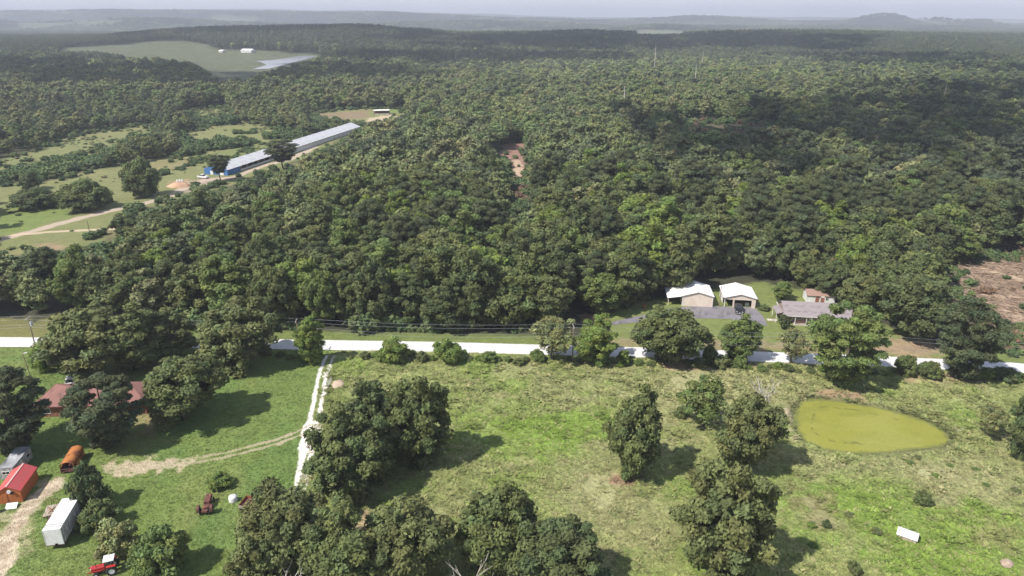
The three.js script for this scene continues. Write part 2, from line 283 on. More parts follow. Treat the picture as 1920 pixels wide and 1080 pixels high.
function landColour(x, d, c) {
  const n1 = fbm(x / 14, d / 14, 4), n2 = 0.5 * fbm(x / 3.1 + 9, d / 1.9, 3) + 0.5 * fbm(x / 0.9 + 9, d / 0.6, 2), n3 = vnoise(x * 2.6, d * 2.6), north = d > roadD(x) + 2.6;
  let lawnish = 0;
  if (north) {
    const rd = d - roadD(x) - 2.6;
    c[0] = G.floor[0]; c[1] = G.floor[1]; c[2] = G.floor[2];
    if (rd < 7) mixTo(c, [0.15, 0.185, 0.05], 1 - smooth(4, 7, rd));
  } else {
    lawnish = 1 - smooth(-1.5, 2.5, x - driveX(d));
    c[0] = lerp(G.pasture[0], G.lawn[0], lawnish); c[1] = lerp(G.pasture[1], G.lawn[1], lawnish); c[2] = lerp(G.pasture[2], G.lawn[2], lawnish);
    mixTo(c, lawnish > 0.5 ? G.lawn2 : G.dry, smooth(0.48, 0.72, n1) * 0.5);
    mixTo(c, lawnish > 0.5 ? [0.115, 0.19, 0.045] : G.lush, smooth(0.52, 0.7, fbm(x / 9 + 50, d / 9, 3)) * 0.6);
  }
  for (const L of COVER) {
    if (x < L.x0 || x > L.x1 || d < L.d0 || d > L.d1) continue;
    const e = polyDist(L.p, x, d) + (fbm(x / L.sc + 31, d / L.sc, 3) - 0.5) * 4 * L.soft;
    const t = smooth(-L.soft, L.soft, e) * L.k; if (t > 0.01) mixTo(c, L.col, t);
  }
  const g = (0.72 + 0.56 * n2) * (0.86 + 0.28 * n3); for (let i = 0; i < 3; i++) c[i] *= g;
  // tracks
  if (!north) {
    if (d < 150 && x < -20 && x > -75) {
      const dx = x - driveX(d), w = (fbm(x / 1.2, d / 2.2, 3) - 0.5) * 0.65, merge = smooth(107, 112, d) * (1 - smooth(118, 122, d));
      const e = Math.min(Math.abs(dx - 0.8), Math.abs(dx + 0.8)) - merge * 0.55 + w;
      mixTo(c, [0.76, 0.71, 0.66], (1 - smooth(0.32, 0.6, e)) * 0.95 * smooth(87, 95, d));
      const s = lineDist(SPUR, x, d); if (s < 3) { const near = smooth(-58, -38, x), e2 = Math.abs(s - 0.75) + (fbm(x / 1.4 + 7, d / 1.4, 3) - 0.5) * 0.9; mixTo(c, [0.44, 0.36, 0.25], (1 - smooth(0.2, 0.55, e2)) * lerp(0.55, 0.9, near)); }
    }
    const y = lineDist(YARD, x, d); if (y < 5) mixTo(c, fbm(x, d, 2) > 0.5 ? [0.55, 0.45, 0.33] : [0.4, 0.31, 0.22], (1 - smooth(0.9, 2.1, y + (fbm(x / 1.5, d / 1.5, 3) - 0.5) * 2.2)) * 0.92);
    if (x > 30 && d > 95 && d < 150) { const e = inPond(x, d); if (e > -3) mixTo(c, [0.11, 0.11, 0.045], smooth(-2.2, -0.4, e + (n2 - 0.5) * 1.5) * 0.75); }
  } else if (x < 0 && d > 200 && d < 620) {
    const f = lineDist(FARMTRACK, x, d); if (f < 8) mixTo(c, [0.47, 0.37, 0.29], (1 - smooth(1.6, 3.2, f + (fbm(x / 4, d / 4, 3) - 0.5) * 2)) * 0.95);
    const s = lineDist(FARMSPUR, x, d); if (s < 5) mixTo(c, [0.55, 0.43, 0.3], (1 - smooth(0.9, 1.8, s + (fbm(x / 3, d / 3, 2) - 0.5))) * 0.9);
  }
}

// ------------------------------------------------------------------ ground
const NEAR = { x: 190, d0: 30, d1: 222 }, MID = { x: 430, d1: 790 };
{
  const steps = (...seg) => { const r = [seg[0][0]]; for (const [a, b, n, grow = 1] of seg) { let w = 0, s = 1; const ws = []; for (let i = 0; i < n; i++) { ws.push(s); w += s; s *= grow; } let q = 0; for (const k of ws) { q += k; r.push(a + (b - a) * q / w); } } return r; };
  const half = steps([0, 115, 190], [115, 190, 38], [190, 430, 30], [430, 16000, 130, 1.025]);
  const xs = [...half.slice(1).reverse().map((x) => -x), ...half];
  const ds = steps([-1200, 30, 12], [30, 66, 18], [66, 152, 150], [152, 222, 35], [222, 790, 80], [790, 3200, 110, 1.008], [3200, 19000, 120, 1.012]);
  const geoOf = (i0, i1, j0, j1, kind) => {
    const nx = i1 - i0 + 1, nd = j1 - j0 + 1, pos = [], uv = [], col = [], idx = [], c = [0, 0, 0];
    for (let j = j0; j <= j1; j++) for (let i = i0; i <= i1; i++) {
      const x = xs[i], d = ds[j]; pos.push(x, ground(x, d), -d);
      if (kind === 0) { uv.push((x + NEAR.x) / (2 * NEAR.x), (d - NEAR.d0) / (NEAR.d1 - NEAR.d0)); col.push(1, 1, 1); }
      else if (kind === 1) { uv.push((x + MID.x) / (2 * MID.x), (d - NEAR.d1) / (MID.d1 - NEAR.d1)); col.push(1, 1, 1); }
      else {
        uv.push(x / 160, d / 160);
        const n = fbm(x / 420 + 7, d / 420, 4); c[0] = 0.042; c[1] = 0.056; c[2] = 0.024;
        if (d > 2300) mixTo(c, [0.13, 0.15, 0.06], smooth(0.62, 0.72, n) * 0.8);
        if (d > 800 && isOpen(x, d)) mixTo(c, d > 1900 ? [0.2, 0.2, 0.11] : [0.125, 0.14, 0.065], 0.85 + 0.3 * (n - 0.5));
        if (d < 200) mixTo(c, G.pasture, 1);
        col.push(...c);
      }
    }
    for (let j = 0; j < nd - 1; j++) for (let i = 0; i < nx - 1; i++) { const a = j * nx + i; idx.push(a, a + 1, a + nx, a + 1, a + nx + 1, a + nx); }
    const g = new THREE.BufferGeometry(); g.setAttribute('position', new THREE.Float32BufferAttribute(pos, 3)); g.setAttribute('uv', new THREE.Float32BufferAttribute(uv, 2)); g.setAttribute('color', new THREE.Float32BufferAttribute(col, 3)); g.setIndex(idx); g.computeVertexNormals(); return g;
  };
  const at = (a, v) => a.findIndex((q) => Math.abs(q - v) < 1e-6);
  const iN0 = at(xs, -190), iN1 = at(xs, 190), iM0 = at(xs, -430), iM1 = at(xs, 430), jN0 = at(ds, 30), jN1 = at(ds, 222), jM1 = at(ds, 790), X = xs.length - 1, D = ds.length - 1;
  const farGeo = mergeGeometries([geoOf(0, X, 0, jN0, 2), geoOf(0, iN0, jN0, jN1, 2), geoOf(iN1, X, jN0, jN1, 2), geoOf(0, iM0, jN1, jM1, 2), geoOf(iM1, X, jN1, jM1, 2), geoOf(0, X, jM1, D, 2)]);
  const nearMap = texture(2048, 1024, (u, v, c) => landColour((u * 2 - 1) * NEAR.x, NEAR.d0 + v * (NEAR.d1 - NEAR.d0), c));
  const midMap = texture(2048, 1365, (u, v, c) => landColour((u * 2 - 1) * MID.x, NEAR.d1 + v * (MID.d1 - NEAR.d1), c));
  for (const m of [nearMap, midMap]) m.wrapS = m.wrapT = THREE.ClampToEdgeWrapping;
  const bump = texture(512, 512, (u, v, c) => { c[0] = c[1] = c[2] = 0.5 * vnoise(u * 64, v * 64) + 0.5 * vnoise(u * 200, v * 200); }, false);
  const nb = bump.clone(); nb.repeat.set(22, 11); const mb = bump.clone(); mb.repeat.set(40, 27);
  const speck = texture(512, 512, (u, v, c) => { const t = 0.6 + 0.8 * vnoise(u * 40, v * 40) * (0.6 + 0.8 * vnoise(u * 170, v * 170)); c[0] = c[1] = c[2] = clamp(t * 0.8); });
  const mats = [
    new THREE.MeshStandardMaterial({ map: nearMap, bumpMap: nb, bumpScale: 0.2, roughness: 1 }),
    new THREE.MeshStandardMaterial({ map: midMap, bumpMap: mb, bumpScale: 0.25, roughness: 1 }),
    new THREE.MeshStandardMaterial({ map: speck, vertexColors: true, roughness: 1 }),
  ];
  const g = mergeGeometries([geoOf(iN0, iN1, jN0, jN1, 0), geoOf(iM0, iM1, jN1, jM1, 1), farGeo], true);
  setting('ground', g, mats);
}
// a strip of sheet along a line, laid on the land
function strip(line, half, lift, stepLen = 3) {
  const pts = []; for (let i = 1; i < line.length; i++) { const [a, b] = [line[i - 1], line[i]], n = Math.max(1, Math.round(Math.hypot(b[0] - a[0], b[1] - a[1]) / stepLen)); for (let k = 0; k < n; k++) pts.push([lerp(a[0], b[0], k / n), lerp(a[1], b[1], k / n)]); } pts.push(line[line.length - 1]);
  const pos = [], uv = [], idx = []; let run = 0;
  pts.forEach((p, i) => {
    const a = pts[Math.max(0, i - 1)], b = pts[Math.min(pts.length - 1, i + 1)], l = Math.hypot(b[0] - a[0], b[1] - a[1]), nx = -(b[1] - a[1]) / l, nd = (b[0] - a[0]) / l;
    if (i) run += Math.hypot(p[0] - pts[i - 1][0], p[1] - pts[i - 1][1]);
    for (const s of [-1, -0.5, 0, 0.5, 1]) { const x = p[0] + nx * half * s, d = p[1] + nd * half * s; pos.push(x, ground(x, d) + lift + 0.07 * (1 - s * s), -d); uv.push(run, s * half); }
    if (i) for (let k = 0; k < 4; k++) { const q = (i - 1) * 5 + k; idx.push(q, q + 5, q + 1, q + 1, q + 5, q + 6); }
  });
  const g = new THREE.BufferGeometry(); g.setAttribute('position', new THREE.Float32BufferAttribute(pos, 3)); g.setAttribute('uv', new THREE.Float32BufferAttribute(uv, 2)); g.setIndex(idx); g.computeVertexNormals();
  if (g.attributes.normal.getY(4) < 0) { for (let i = 0; i < idx.length; i += 3) [idx[i], idx[i + 1]] = [idx[i + 1], idx[i]]; g.setIndex(idx); g.computeVertexNormals(); }
  return g;
}
{
  const map = texture(512, 256, (u, v, c) => { const n = fbm(u * 30, v * 12, 4), wheel = Math.abs(Math.abs(v - 0.5) - 0.25); const g = 0.6 + 0.12 * (n - 0.5) + 0.06 * vnoise(u * 200, v * 100) - 0.05 * (1 - smooth(0.03, 0.08, wheel)) * smooth(0.4, 0.6, fbm(u * 20, v * 3, 2)); c[0] = g * 1.01; c[1] = g * 0.985; c[2] = g * 0.98; const e = Math.abs(v - 0.5) + (fbm(u * 60, v * 4 + 3, 2) - 0.5) * 0.08; mixTo(c, [0.36, 0.33, 0.22], smooth(0.44, 0.5, e) * 0.8); });
  map.repeat.set(1 / 24, 1 / 5.6); map.offset.set(0, 0.5);
  setting('road', strip(ROAD, 2.8, 0.06), new THREE.MeshStandardMaterial({ map, roughness: 0.9 }));
}
function sheet(poly, y, material, name) {
  const g = new THREE.ShapeGeometry(new THREE.Shape(poly.map(([x, d]) => new THREE.Vector2(x, d))), 4); const p = g.attributes.position, uv = [];
  for (let i = 0; i < p.count; i++) { const x = p.getX(i), d = p.getY(i); uv.push(x, d); p.setXYZ(i, x, typeof y === 'function' ? y(x, d) : y, -d); }
  g.setAttribute('uv', new THREE.Float32BufferAttribute(uv, 2)); g.computeVertexNormals();
  if (g.attributes.normal.getY(0) < 0) { const ix = g.index.array; for (let i = 0; i < ix.length; i += 3) { const t = ix[i]; ix[i] = ix[i + 1]; ix[i + 1] = t; } g.computeVertexNormals(); }
  return setting(name, g, material);
}
{
  const c0 = [0.235, 0.235, 0.035], X0 = 50, D0 = 105, S = 46;
  const map = texture(1024, 1024, (u, v, c) => {
    const x = X0 + u * S, d = D0 + v * S, e = inPond(x, d); c[0] = c0[0]; c[1] = c0[1]; c[2] = c0[2];
    mixTo(c, [0.18, 0.19, 0.03], smooth(0.45, 0.7, fbm(x / 4, d / 2, 4)) * 0.5); mixTo(c, [0.27, 0.27, 0.06], smooth(0.5, 0.7, fbm(x / 9 + 9, d / 6, 3)) * 0.5);
    const line = Math.abs(e - 3.2 - 2.6 * (fbm(x / 5, d / 5, 3) - 0.5)); if (x < 70 || d > 122) mixTo(c, [0.09, 0.085, 0.025], (1 - smooth(0.05, 0.4, line)) * 0.6 * smooth(0.4, 0.55, vnoise(x, d)));
    mixTo(c, [0.13, 0.14, 0.04], (1 - smooth(0.1, 0.9, e + fbm(x, d, 2) - 0.5)) * 0.7);
    const g = 0.9 + 0.2 * vnoise(x * 5, d * 5); c[0] *= g; c[1] *= g; c[2] *= g;
  });
  map.repeat.set(1 / S, 1 / S); map.offset.set(-X0 / S, -D0 / S);
  const outline = new THREE.CatmullRomCurve3(POND.map(([x, d]) => new THREE.Vector3(x, 0, d)), true).getPoints(90).map((p) => [p.x, p.z]);
  const cx = 72, cd = 121; sheet(outline.map(([x, d]) => [cx + (x - cx) * 1.015, cd + (d - cd) * 1.015]), POND_Y, new THREE.MeshStandardMaterial({ map, roughness: 0.75 }), 'pond');
  sheet(LAKE, LAKE_Y, new THREE.MeshStandardMaterial({ color: rgb(0.3, 0.32, 0.36), roughness: 0.22 }), 'lake');
}
{ // paved yard in front of the garages, reached by a drive from the lawn's end
  const pts = [...path([[1146, 604], [1180, 596], [1225, 588], [1262, 577]]), [53.1, 180.4], [57, 180], [66.8, 179.4], [67.2, 173], [66.4, 167.2], [63.2, 167.8], [58, 171.3], ...path([[1320, 597], [1290, 597], [1230, 602], [1180, 606], [1150, 610]])];
  sheet(pts, (x, d) => ground(x, d) + 0.05, M.asphalt, 'driveway');
}

// ------------------------------------------------------------------ vegetation
function crownGeo({ seed, H = 16, W = 12, base = 0.14, clumps = 46, cards = 120, size = 0.55, cr = 1.9, shape = 'round', slim = 0.55, core = 1 }) {
  const R = rng(seed), pos = [], nor = [], col = [], idx = [], C = [];
  const cy = H * (base + 1) / 2, ry = H * (1 - base) / 2, rx = W / 2, v = new THREE.Vector3(), w = new THREE.Vector3(), a = new THREE.Vector3(), b = new THREE.Vector3(), n = new THREE.Vector3();
  const rand = (o) => { const z = R() * 2 - 1, t = R() * 6.2832, s = Math.sqrt(1 - z * z); return o.set(s * Math.cos(t), z, s * Math.sin(t)); };
  const ph = R() * 9;
  for (let k = 0; k < clumps * 8 && C.length < clumps; k++) {
    let p, r;
    if (shape === 'pine' || shape === 'cone') {
      const h = base + (1 - base) * (R() ** 0.85), prof = shape === 'cone' ? (1 - h) * 0.95 / (1 - base) + 0.05 : Math.sin(Math.PI * clamp((1.04 - h) / (1.06 - base)) ** 0.75) * 0.9 + 0.08, t = R() * 6.2832, q = rx * prof * (0.35 + 0.65 * Math.sqrt(R()));
      p = new THREE.Vector3(Math.cos(t) * q, h * H - 0.4, Math.sin(t) * q); r = cr * (0.6 + 0.6 * R()) * (0.6 + 0.5 * prof);
    } else {
      rand(v); const f = (0.42 + 0.58 * R() ** 0.6) * (0.66 + 0.68 * vnoise(v.x * 1.5 + ph, v.z * 1.5 + v.y * 1.8 + ph)); r = cr * (0.65 + 0.7 * R());
      const up = v.y < 0 ? 1 : shape === 'dome' ? 0.9 : 1; p = new THREE.Vector3(v.x * (rx - r * 0.55) * f, cy + v.y * up * (ry - r * 0.5) * f, v.z * (rx - r * 0.55) * f);
      if (v.y < -0.3) { p.x *= 0.82; p.z *= 0.82; }
    }
    if (C.some((q) => q.p.distanceTo(p) < (q.r + r) * 0.42)) continue;
    C.push({ p, r, tone: 0.8 + 0.42 * R(), warm: R() });
  }
  const flat = shape === 'pine' ? 0.5 : shape === 'cone' ? 0.55 : 0.78;
  for (const c of C) {
    const tint = (k) => { const t = c.tone * k, wm = (c.warm - 0.5) * 0.2; return [t * (1 + wm), t, t * (1 - wm * 0.6)]; };
    if (core) { // inner foliage of the clump, so that no light leaks through
      const ico = new THREE.IcosahedronGeometry(c.r * 0.62, 1), P = ico.attributes.position, o = pos.length / 3, tc = tint(1);
      for (let i = 0; i < P.count; i++) { v.fromBufferAttribute(P, i); w.copy(v).normalize(); const k = 0.85 + 0.3 * hash(Math.round(w.x * 50 + w.y * 77), Math.round(w.z * 50) + seed); pos.push(c.p.x + v.x * k, c.p.y + v.y * k * flat, c.p.z + v.z * k); nor.push(w.x, w.y, w.z); col.push(...tc); idx.push(o + i); }
    }
    for (let i = 0; i < cards; i++) {
      rand(v); if (v.y < -0.55) v.y *= -1;
      const rr = c.r * (0.72 + 0.4 * R()); w.set(c.p.x + v.x * rr, c.p.y + v.y * rr * flat, c.p.z + v.z * rr);
      if (C.some((q) => q !== c && Math.hypot(q.p.x - w.x, (q.p.y - w.y) / flat, q.p.z - w.z) < q.r * 0.66)) continue;
      rand(n).multiplyScalar(0.75).addScaledVector(v, 0.75); n.y += 0.25; n.normalize();
      rand(a).cross(n).normalize(); b.crossVectors(n, a);
      const s = size * (0.6 + 0.8 * R()), o = pos.length / 3, tc = tint(0.68 + 0.75 * R());
      for (const [fa, fb] of [[1, 0], [0, slim], [-0.9, 0], [0, -slim]]) {
        pos.push(w.x + a.x * s * fa + b.x * s * fb, w.y + a.y * s * fa + b.y * s * fb, w.z + a.z * s * fa + b.z * s * fb);
        nor.push(n.x * 0.78 + v.x * 0.22, n.y * 0.78 + v.y * 0.22, n.z * 0.78 + v.z * 0.22); col.push(...tc);
      }
      idx.push(o, o + 1, o + 2, o, o + 2, o + 3);
    }
  }
  const g = new THREE.BufferGeometry(); g.setAttribute('position', new THREE.Float32BufferAttribute(pos, 3)); g.setAttribute('normal', new THREE.Float32BufferAttribute(nor, 3)); g.setAttribute('color', new THREE.Float32BufferAttribute(col, 3)); g.setIndex(idx); g.normalizeNormals();
  g.userData.clumps = C; return g;
}
function trunkGeo(seed, H, r, clumps, n = 7, top = 0.72) {
  const R = rng(seed + 5), out = [], y1 = H * top; let a = [0, -0.3, 0], ra = r * 1.25; const spine = [a];
  for (let k = 1; k <= 4; k++) { const b = [(R() - 0.5) * r * 2.2, y1 * k / 4, (R() - 0.5) * r * 2.2], rb = r * (1 - 0.2 * k); out.push(tube(a, b, ra, rb, 8)); a = b; ra = rb; spine.push(b); }
  const picks = [...clumps].sort((p, q) => q.r - p.r).slice(0, n);
  for (const c of picks) { const k = clamp((c.p.y / H - 0.25) / 0.75, 0.3, 0.95), i = Math.min(3, Math.floor(k * 4 * 0.8)), s = spine[i + 1] ?? spine[4]; const f = s[1] < c.p.y ? s : spine[Math.max(1, i)]; const m = [lerp(f[0], c.p.x, 0.5), lerp(f[1], c.p.y, 0.42), lerp(f[2], c.p.z, 0.5)]; out.push(tube(f, m, r * 0.38, r * 0.25, 5), tube(m, [c.p.x, c.p.y, c.p.z], r * 0.25, r * 0.08, 5)); }
  return mergeGeometries(out.map(bare));
}
const leaf = (r, g, b) => new THREE.MeshPhysicalMaterial({ color: rgb(r, g, b), roughness: 0.75, vertexColors: true, transmission: 0.25, thickness: 0, specularIntensity: 0.35, side: THREE.DoubleSide });
const LEAF = { oak: leaf(0.124, 0.151, 0.053), dark: leaf(0.098, 0.124, 0.048), fresh: leaf(0.156, 0.209, 0.048), olive: leaf(0.139, 0.159, 0.059), pine: leaf(0.086, 0.107, 0.050), pale: leaf(0.216, 0.232, 0.094), sweetgum: leaf(0.142, 0.188, 0.055), rusty: leaf(0.228, 0.139, 0.072) };
// kinds of tree, each in a few forms; built once, then copied
const FORMS = {
  oak: [1, 2, 3, 4].map((s) => crownGeo({ seed: s * 31, H: 16, W: 12.5, base: -0.01, clumps: 120, cards: 150, size: 0.33, cr: 1.25 })),
  tall: [5, 6, 7].map((s) => crownGeo({ seed: s * 31, H: 16, W: 9.5, base: -0.02, clumps: 104, cards: 140, size: 0.32, cr: 1.12 })),
  pine: [8, 9].map((s) => crownGeo({ seed: s * 31, H: 16, W: 9, base: 0.3, clumps: 70, cards: 200, size: 0.4, cr: 1.3, shape: 'pine', slim: 0.22 })),
  cedar: [10].map((s) => crownGeo({ seed: s * 31, H: 16, W: 12, base: 0.06, clumps: 100, cards: 190, size: 0.38, cr: 1.4, shape: 'pine', slim: 0.3 })),
  airy: [11, 12].map((s) => crownGeo({ seed: s * 31, H: 16, W: 11, base: 0.16, clumps: 46, cards: 150, size: 0.33, cr: 1.3, core: 0 })),
  low: [16, 17].map((s) => crownGeo({ seed: s * 31, H: 10, W: 12, base: -0.08, clumps: 60, cards: 200, size: 0.34, cr: 1.6 })),
  shrub: [13, 14, 15].map((s) => crownGeo({ seed: s * 31, H: 4, W: 5, base: -0.15, clumps: 60, cards: 130, size: 0.17, cr: 0.62, shape: 'dome' })),
};
const FORM_SIZE = { oak: [16, 12.5], tall: [16, 9.5], pine: [16, 9], cedar: [16, 12], airy: [16, 11], low: [10, 12], shrub: [4, 5] };
const TRUNKS = {}; for (const k in FORMS) TRUNKS[k] = FORMS[k].map((g, i) => trunkGeo(i + 3, FORM_SIZE[k][0], k === 'shrub' ? 0.09 : k === 'pine' ? 0.26 : 0.36, g.userData.clumps, k === 'shrub' ? 5 : 8, k === 'pine' || k === 'cedar' ? 0.95 : 0.7));
const R0 = rng(4711);
function tree(kind, leafKind, x, d, h, w, label, category, group, name, form = Math.floor(R0() * FORMS[kind].length)) {
  const o = new THREE.Group(); o.name = numbered(name); o.position.set(x, ground(x, d) - 0.05, -d); o.rotation.y = R0() * 6.28;
  const [H, W] = FORM_SIZE[kind]; o.scale.set(w / W, h / H, w / W);
  part(kind === 'shrub' ? 'stem' : 'trunk', TRUNKS[kind][form], M.bark, o); part(kind === 'shrub' ? 'foliage' : 'crown', FORMS[kind][form], LEAF[leafKind], o);
  scene.add(o); tag(o, label, category, group); standing.push([x, d, w * 0.5]); return o;
}
const standing = [];
// height of something whose foot is at (u, vb) and whose top shows at vt; width from pixels
function survey(u, vb, vt, wpx) {
  const s = spot(u, vb), y = ground(s.x, s.d); let lo = 0.2, hi = 60; for (let i = 0; i < 30; i++) { const m = (lo + hi) / 2; if (seen(s.x, y + m, s.d).v > vt) lo = m; else hi = m; }
  return { ...s, h: lo, w: wpx * seen(s.x, y + lo / 2, s.d).depth / LENS };
}
// [kind, leaves, u, foot v, top v, width px, label, name]
const LONE = [
  ['oak', 'oak', 1185, 893, 732, 108, 'lone oak in the pasture with bare pink soil at its foot'],
  ['oak', 'oak', 785, 868, 712, 122, 'tall full oak, easternmost of the clump beside the gravel drive'],
  ['oak', 'dark', 706, 852, 718, 112, 'dark oak at the back of the clump beside the gravel drive'],
  ['oak', 'oak', 655, 935, 778, 150, 'broad oak of the clump that leans closest to the white gravel drive'],
  ['tall', 'oak', 705, 905, 790, 90, 'slim oak in the middle of the clump beside the gravel drive'],
  ['oak', 'olive', 562, 1085, 903, 172, 'broad oak that hides the near end of the white gravel drive'],
  ['oak', 'olive', 505, 1125, 985, 120, 'lower oak leaning over the lawn beside the bare grey dead tree'],
  ['oak', 'oak', 655, 1130, 975, 150, 'oak at the foot of the gravel drive between two broader oaks'],
  ['oak', 'olive', 765, 1090, 930, 170, 'wide oak between the gravel drive and the two dark oaks in the pasture'],
  ['oak', 'oak', 920, 1070, 902, 150, 'dark round oak, taller of the pair standing in open pasture'],
  ['oak', 'dark', 1050, 1110, 955, 172, 'dark round oak, lower and wider of the pair in open pasture'],
  ['oak', 'olive', 1345, 1078, 872, 175, 'tall ragged oak in the pasture between the lone oak and the shelter'],
  ['oak', 'olive', 1395, 880, 728, 118, 'ragged oak with dead twigs west of the algae pond'],
  ['airy', 'sweetgum', 1318, 800, 695, 92, 'bushy light green tree beside the ragged oak west of the pond'],
  ['cedar', 'sweetgum', 1576, 722, 572, 128, 'large drooping tree between the road and the north bank of the pond'],
  ['oak', 'sweetgum', 1384, 676, 592, 78, 'rounded roadside tree in front of the parked black pickup'],
  ['oak', 'oak', 1256, 680, 570, 130, 'broad roadside tree in front of the cream barn'],
  ['oak', 'fresh', 1118, 680, 600, 80, 'bright green roadside tree at the west end of the paved drive'],
  ['airy', 'pale', 1035, 674, 586, 92, 'pale feathery roadside tree beside the bright green one'],
  ['tall', 'fresh', 585, 682, 598, 54, 'slim young tree at the mouth of the gravel drive'],
  ['oak', 'olive', 165, 705, 572, 150, 'large tree over the yard north of the brick house, west one'],
  ['oak', 'oak', 265, 690, 575, 130, 'large tree between the brick house and the road, middle one'],
  ['oak', 'olive', 330, 672, 580, 100, 'tree by the road between the brick house and the gravel drive'],
  ['oak', 'olive', 445, 690, 552, 142, 'large roadside tree casting shade on the lawn west of the gravel drive'],
  ['oak', 'oak', 345, 785, 655, 150, 'big round tree at the east end of the brick house'],
  ['cedar', 'pine', 208, 838, 710, 126, 'wide dark pine in front of the brick house'],
  ['cedar', 'pine', 28, 850, 698, 140, 'very dark pine behind the silver camper'],
  ['low', 'fresh', 92, 690, 645, 60, 'small bushy tree beside the road near the lamp pole'],
  ['cedar', 'pine', 1800, 712, 565, 112, 'dark roadside pine beside the felled ground'],
  ['oak', 'dark', 1915, 862, 695, 75, 'dark oak at the fence east of the pond'],
  ['airy', 'pale', 1850, 818, 752, 62, 'thin pale tree between the pond and the dark oak'],
  ['oak', 'dark', 1710, 632, 505, 130, 'large tree shading the lawn east of the grey-roofed house'],
  ['oak', 'oak', 1668, 596, 488, 104, 'large tree behind the grey-roofed house, by the rusty shed'],
  ['airy', 'rusty', 1558, 541, 488, 40, 'brownish tree just behind the rusty-roofed shed'],
  ['oak', 'sweetgum', 1464, 562, 525, 36, 'small round lawn tree beside the white garage'],
  ['airy', 'pale', 1482, 682, 608, 64, 'thin pale roadside tree in front of the grey-roofed house'],
  ['cedar', 'dark', 1469, 617, 590, 22, 'small dark cone-shaped tree at the corner of the grey-roofed house'],
  ['pine', 'pine', 414, 340, 290, 36, 'pine in front of the blue end of the long poultry house'],
  ['pine', 'pine', 532, 320, 262, 56, 'spreading pine half hiding the roof of the long poultry house'],
  ['low', 'oak', 270, 368, 300, 62, 'full tree in the field beside the sand pile'],
  ['low', 'oak', 163, 392, 340, 84, 'wide tree in the field above the dirt track, east of the bushy clump'],
  ['low', 'dark', 70, 390, 354, 74, 'low bushy tree in the field above the dirt track'],
  ['low', 'dark', 60, 356, 322, 38, 'small round tree standing alone in the field behind the bushy one'],
  ['tall', 'dark', 240, 452, 392, 50, 'slender dark tree at the end of the sandy spur track'],
  ['oak', 'sweetgum', 1795, 492, 425, 70, 'round tree at the edge of the felled ground'],
];
for (const [kind, lf, u, vb, vt, wp, label, nm] of LONE) { const s = survey(u, vb, vt, wp); tree(kind, lf, s.x, s.d, s.h, s.w, label, 'tree', null, nm ?? { pine: 'pine_tree', cedar: lf === 'pine' ? 'pine_tree' : 'spreading_tree', airy: 'thin_tree' }[kind] ?? 'oak_tree'); }
// shrubs: [leaves, u, foot v, top v, width, label]
const SHRUBS = [
  ['dark', 172, 955, 876, 66, 'dark pointed bush at the head of the row beside the white box trailer'],
  ['oak', 188, 990, 940, 66, 'grey-green bush second in the row beside the white box trailer'], ['pale', 226, 1040, 972, 78, 'wide grey-green bush third in the row, near the red tractor'], ['sweetgum', 306, 1074, 998, 108, 'large round bush east of the red tractor'],
  ['fresh', 140, 992, 978, 34, 'weeds growing along the foot of the white box trailer'],
  ['fresh', 735, 678, 632, 62, 'large roadside shrub on the fence line, west one of two'], ['fresh', 842, 676, 634, 58, 'large roadside shrub on the fence line, east one of two'],
  ['oak', 1276, 783, 760, 28, 'small dark shrub beside the bushy tree in the pasture'], ['fresh', 412, 912, 890, 46, 'low weedy bush near the white tank'],
  ['fresh', 1166, 684, 652, 26, 'upright shrub between the bright green tree and the broad roadside tree'], ['sweetgum', 1330, 680, 645, 26, 'upright shrub beside the rounded roadside tree'], ['oak', 1700, 700, 662, 44, 'shrub on the road verge west of the dark pine'], ['oak', 1745, 706, 675, 46, 'low shrub at the foot of the dark roadside pine'],
  ['oak', 1432, 582, 570, 22, 'low clipped shrub beside the garage path'], ['dark', 1880, 710, 688, 52, 'shrub beside the road at the dark oak'], ['olive', 1600, 1075, 1050, 26, 'small weed bush south-west of the white-roofed shelter'],
  ['dark', 1548, 990, 975, 16, 'tiny dark weed bush west of the white-roofed shelter'], ['oak', 1730, 945, 918, 34, 'weed bush north-east of the white-roofed shelter'],
];
for (const [lf, u, vb, vt, wp, label] of SHRUBS) { const s = survey(u, vb, vt, wp); tree('shrub', lf, s.x, s.d, s.h, s.w, label, 'shrub', null, 'shrub'); }
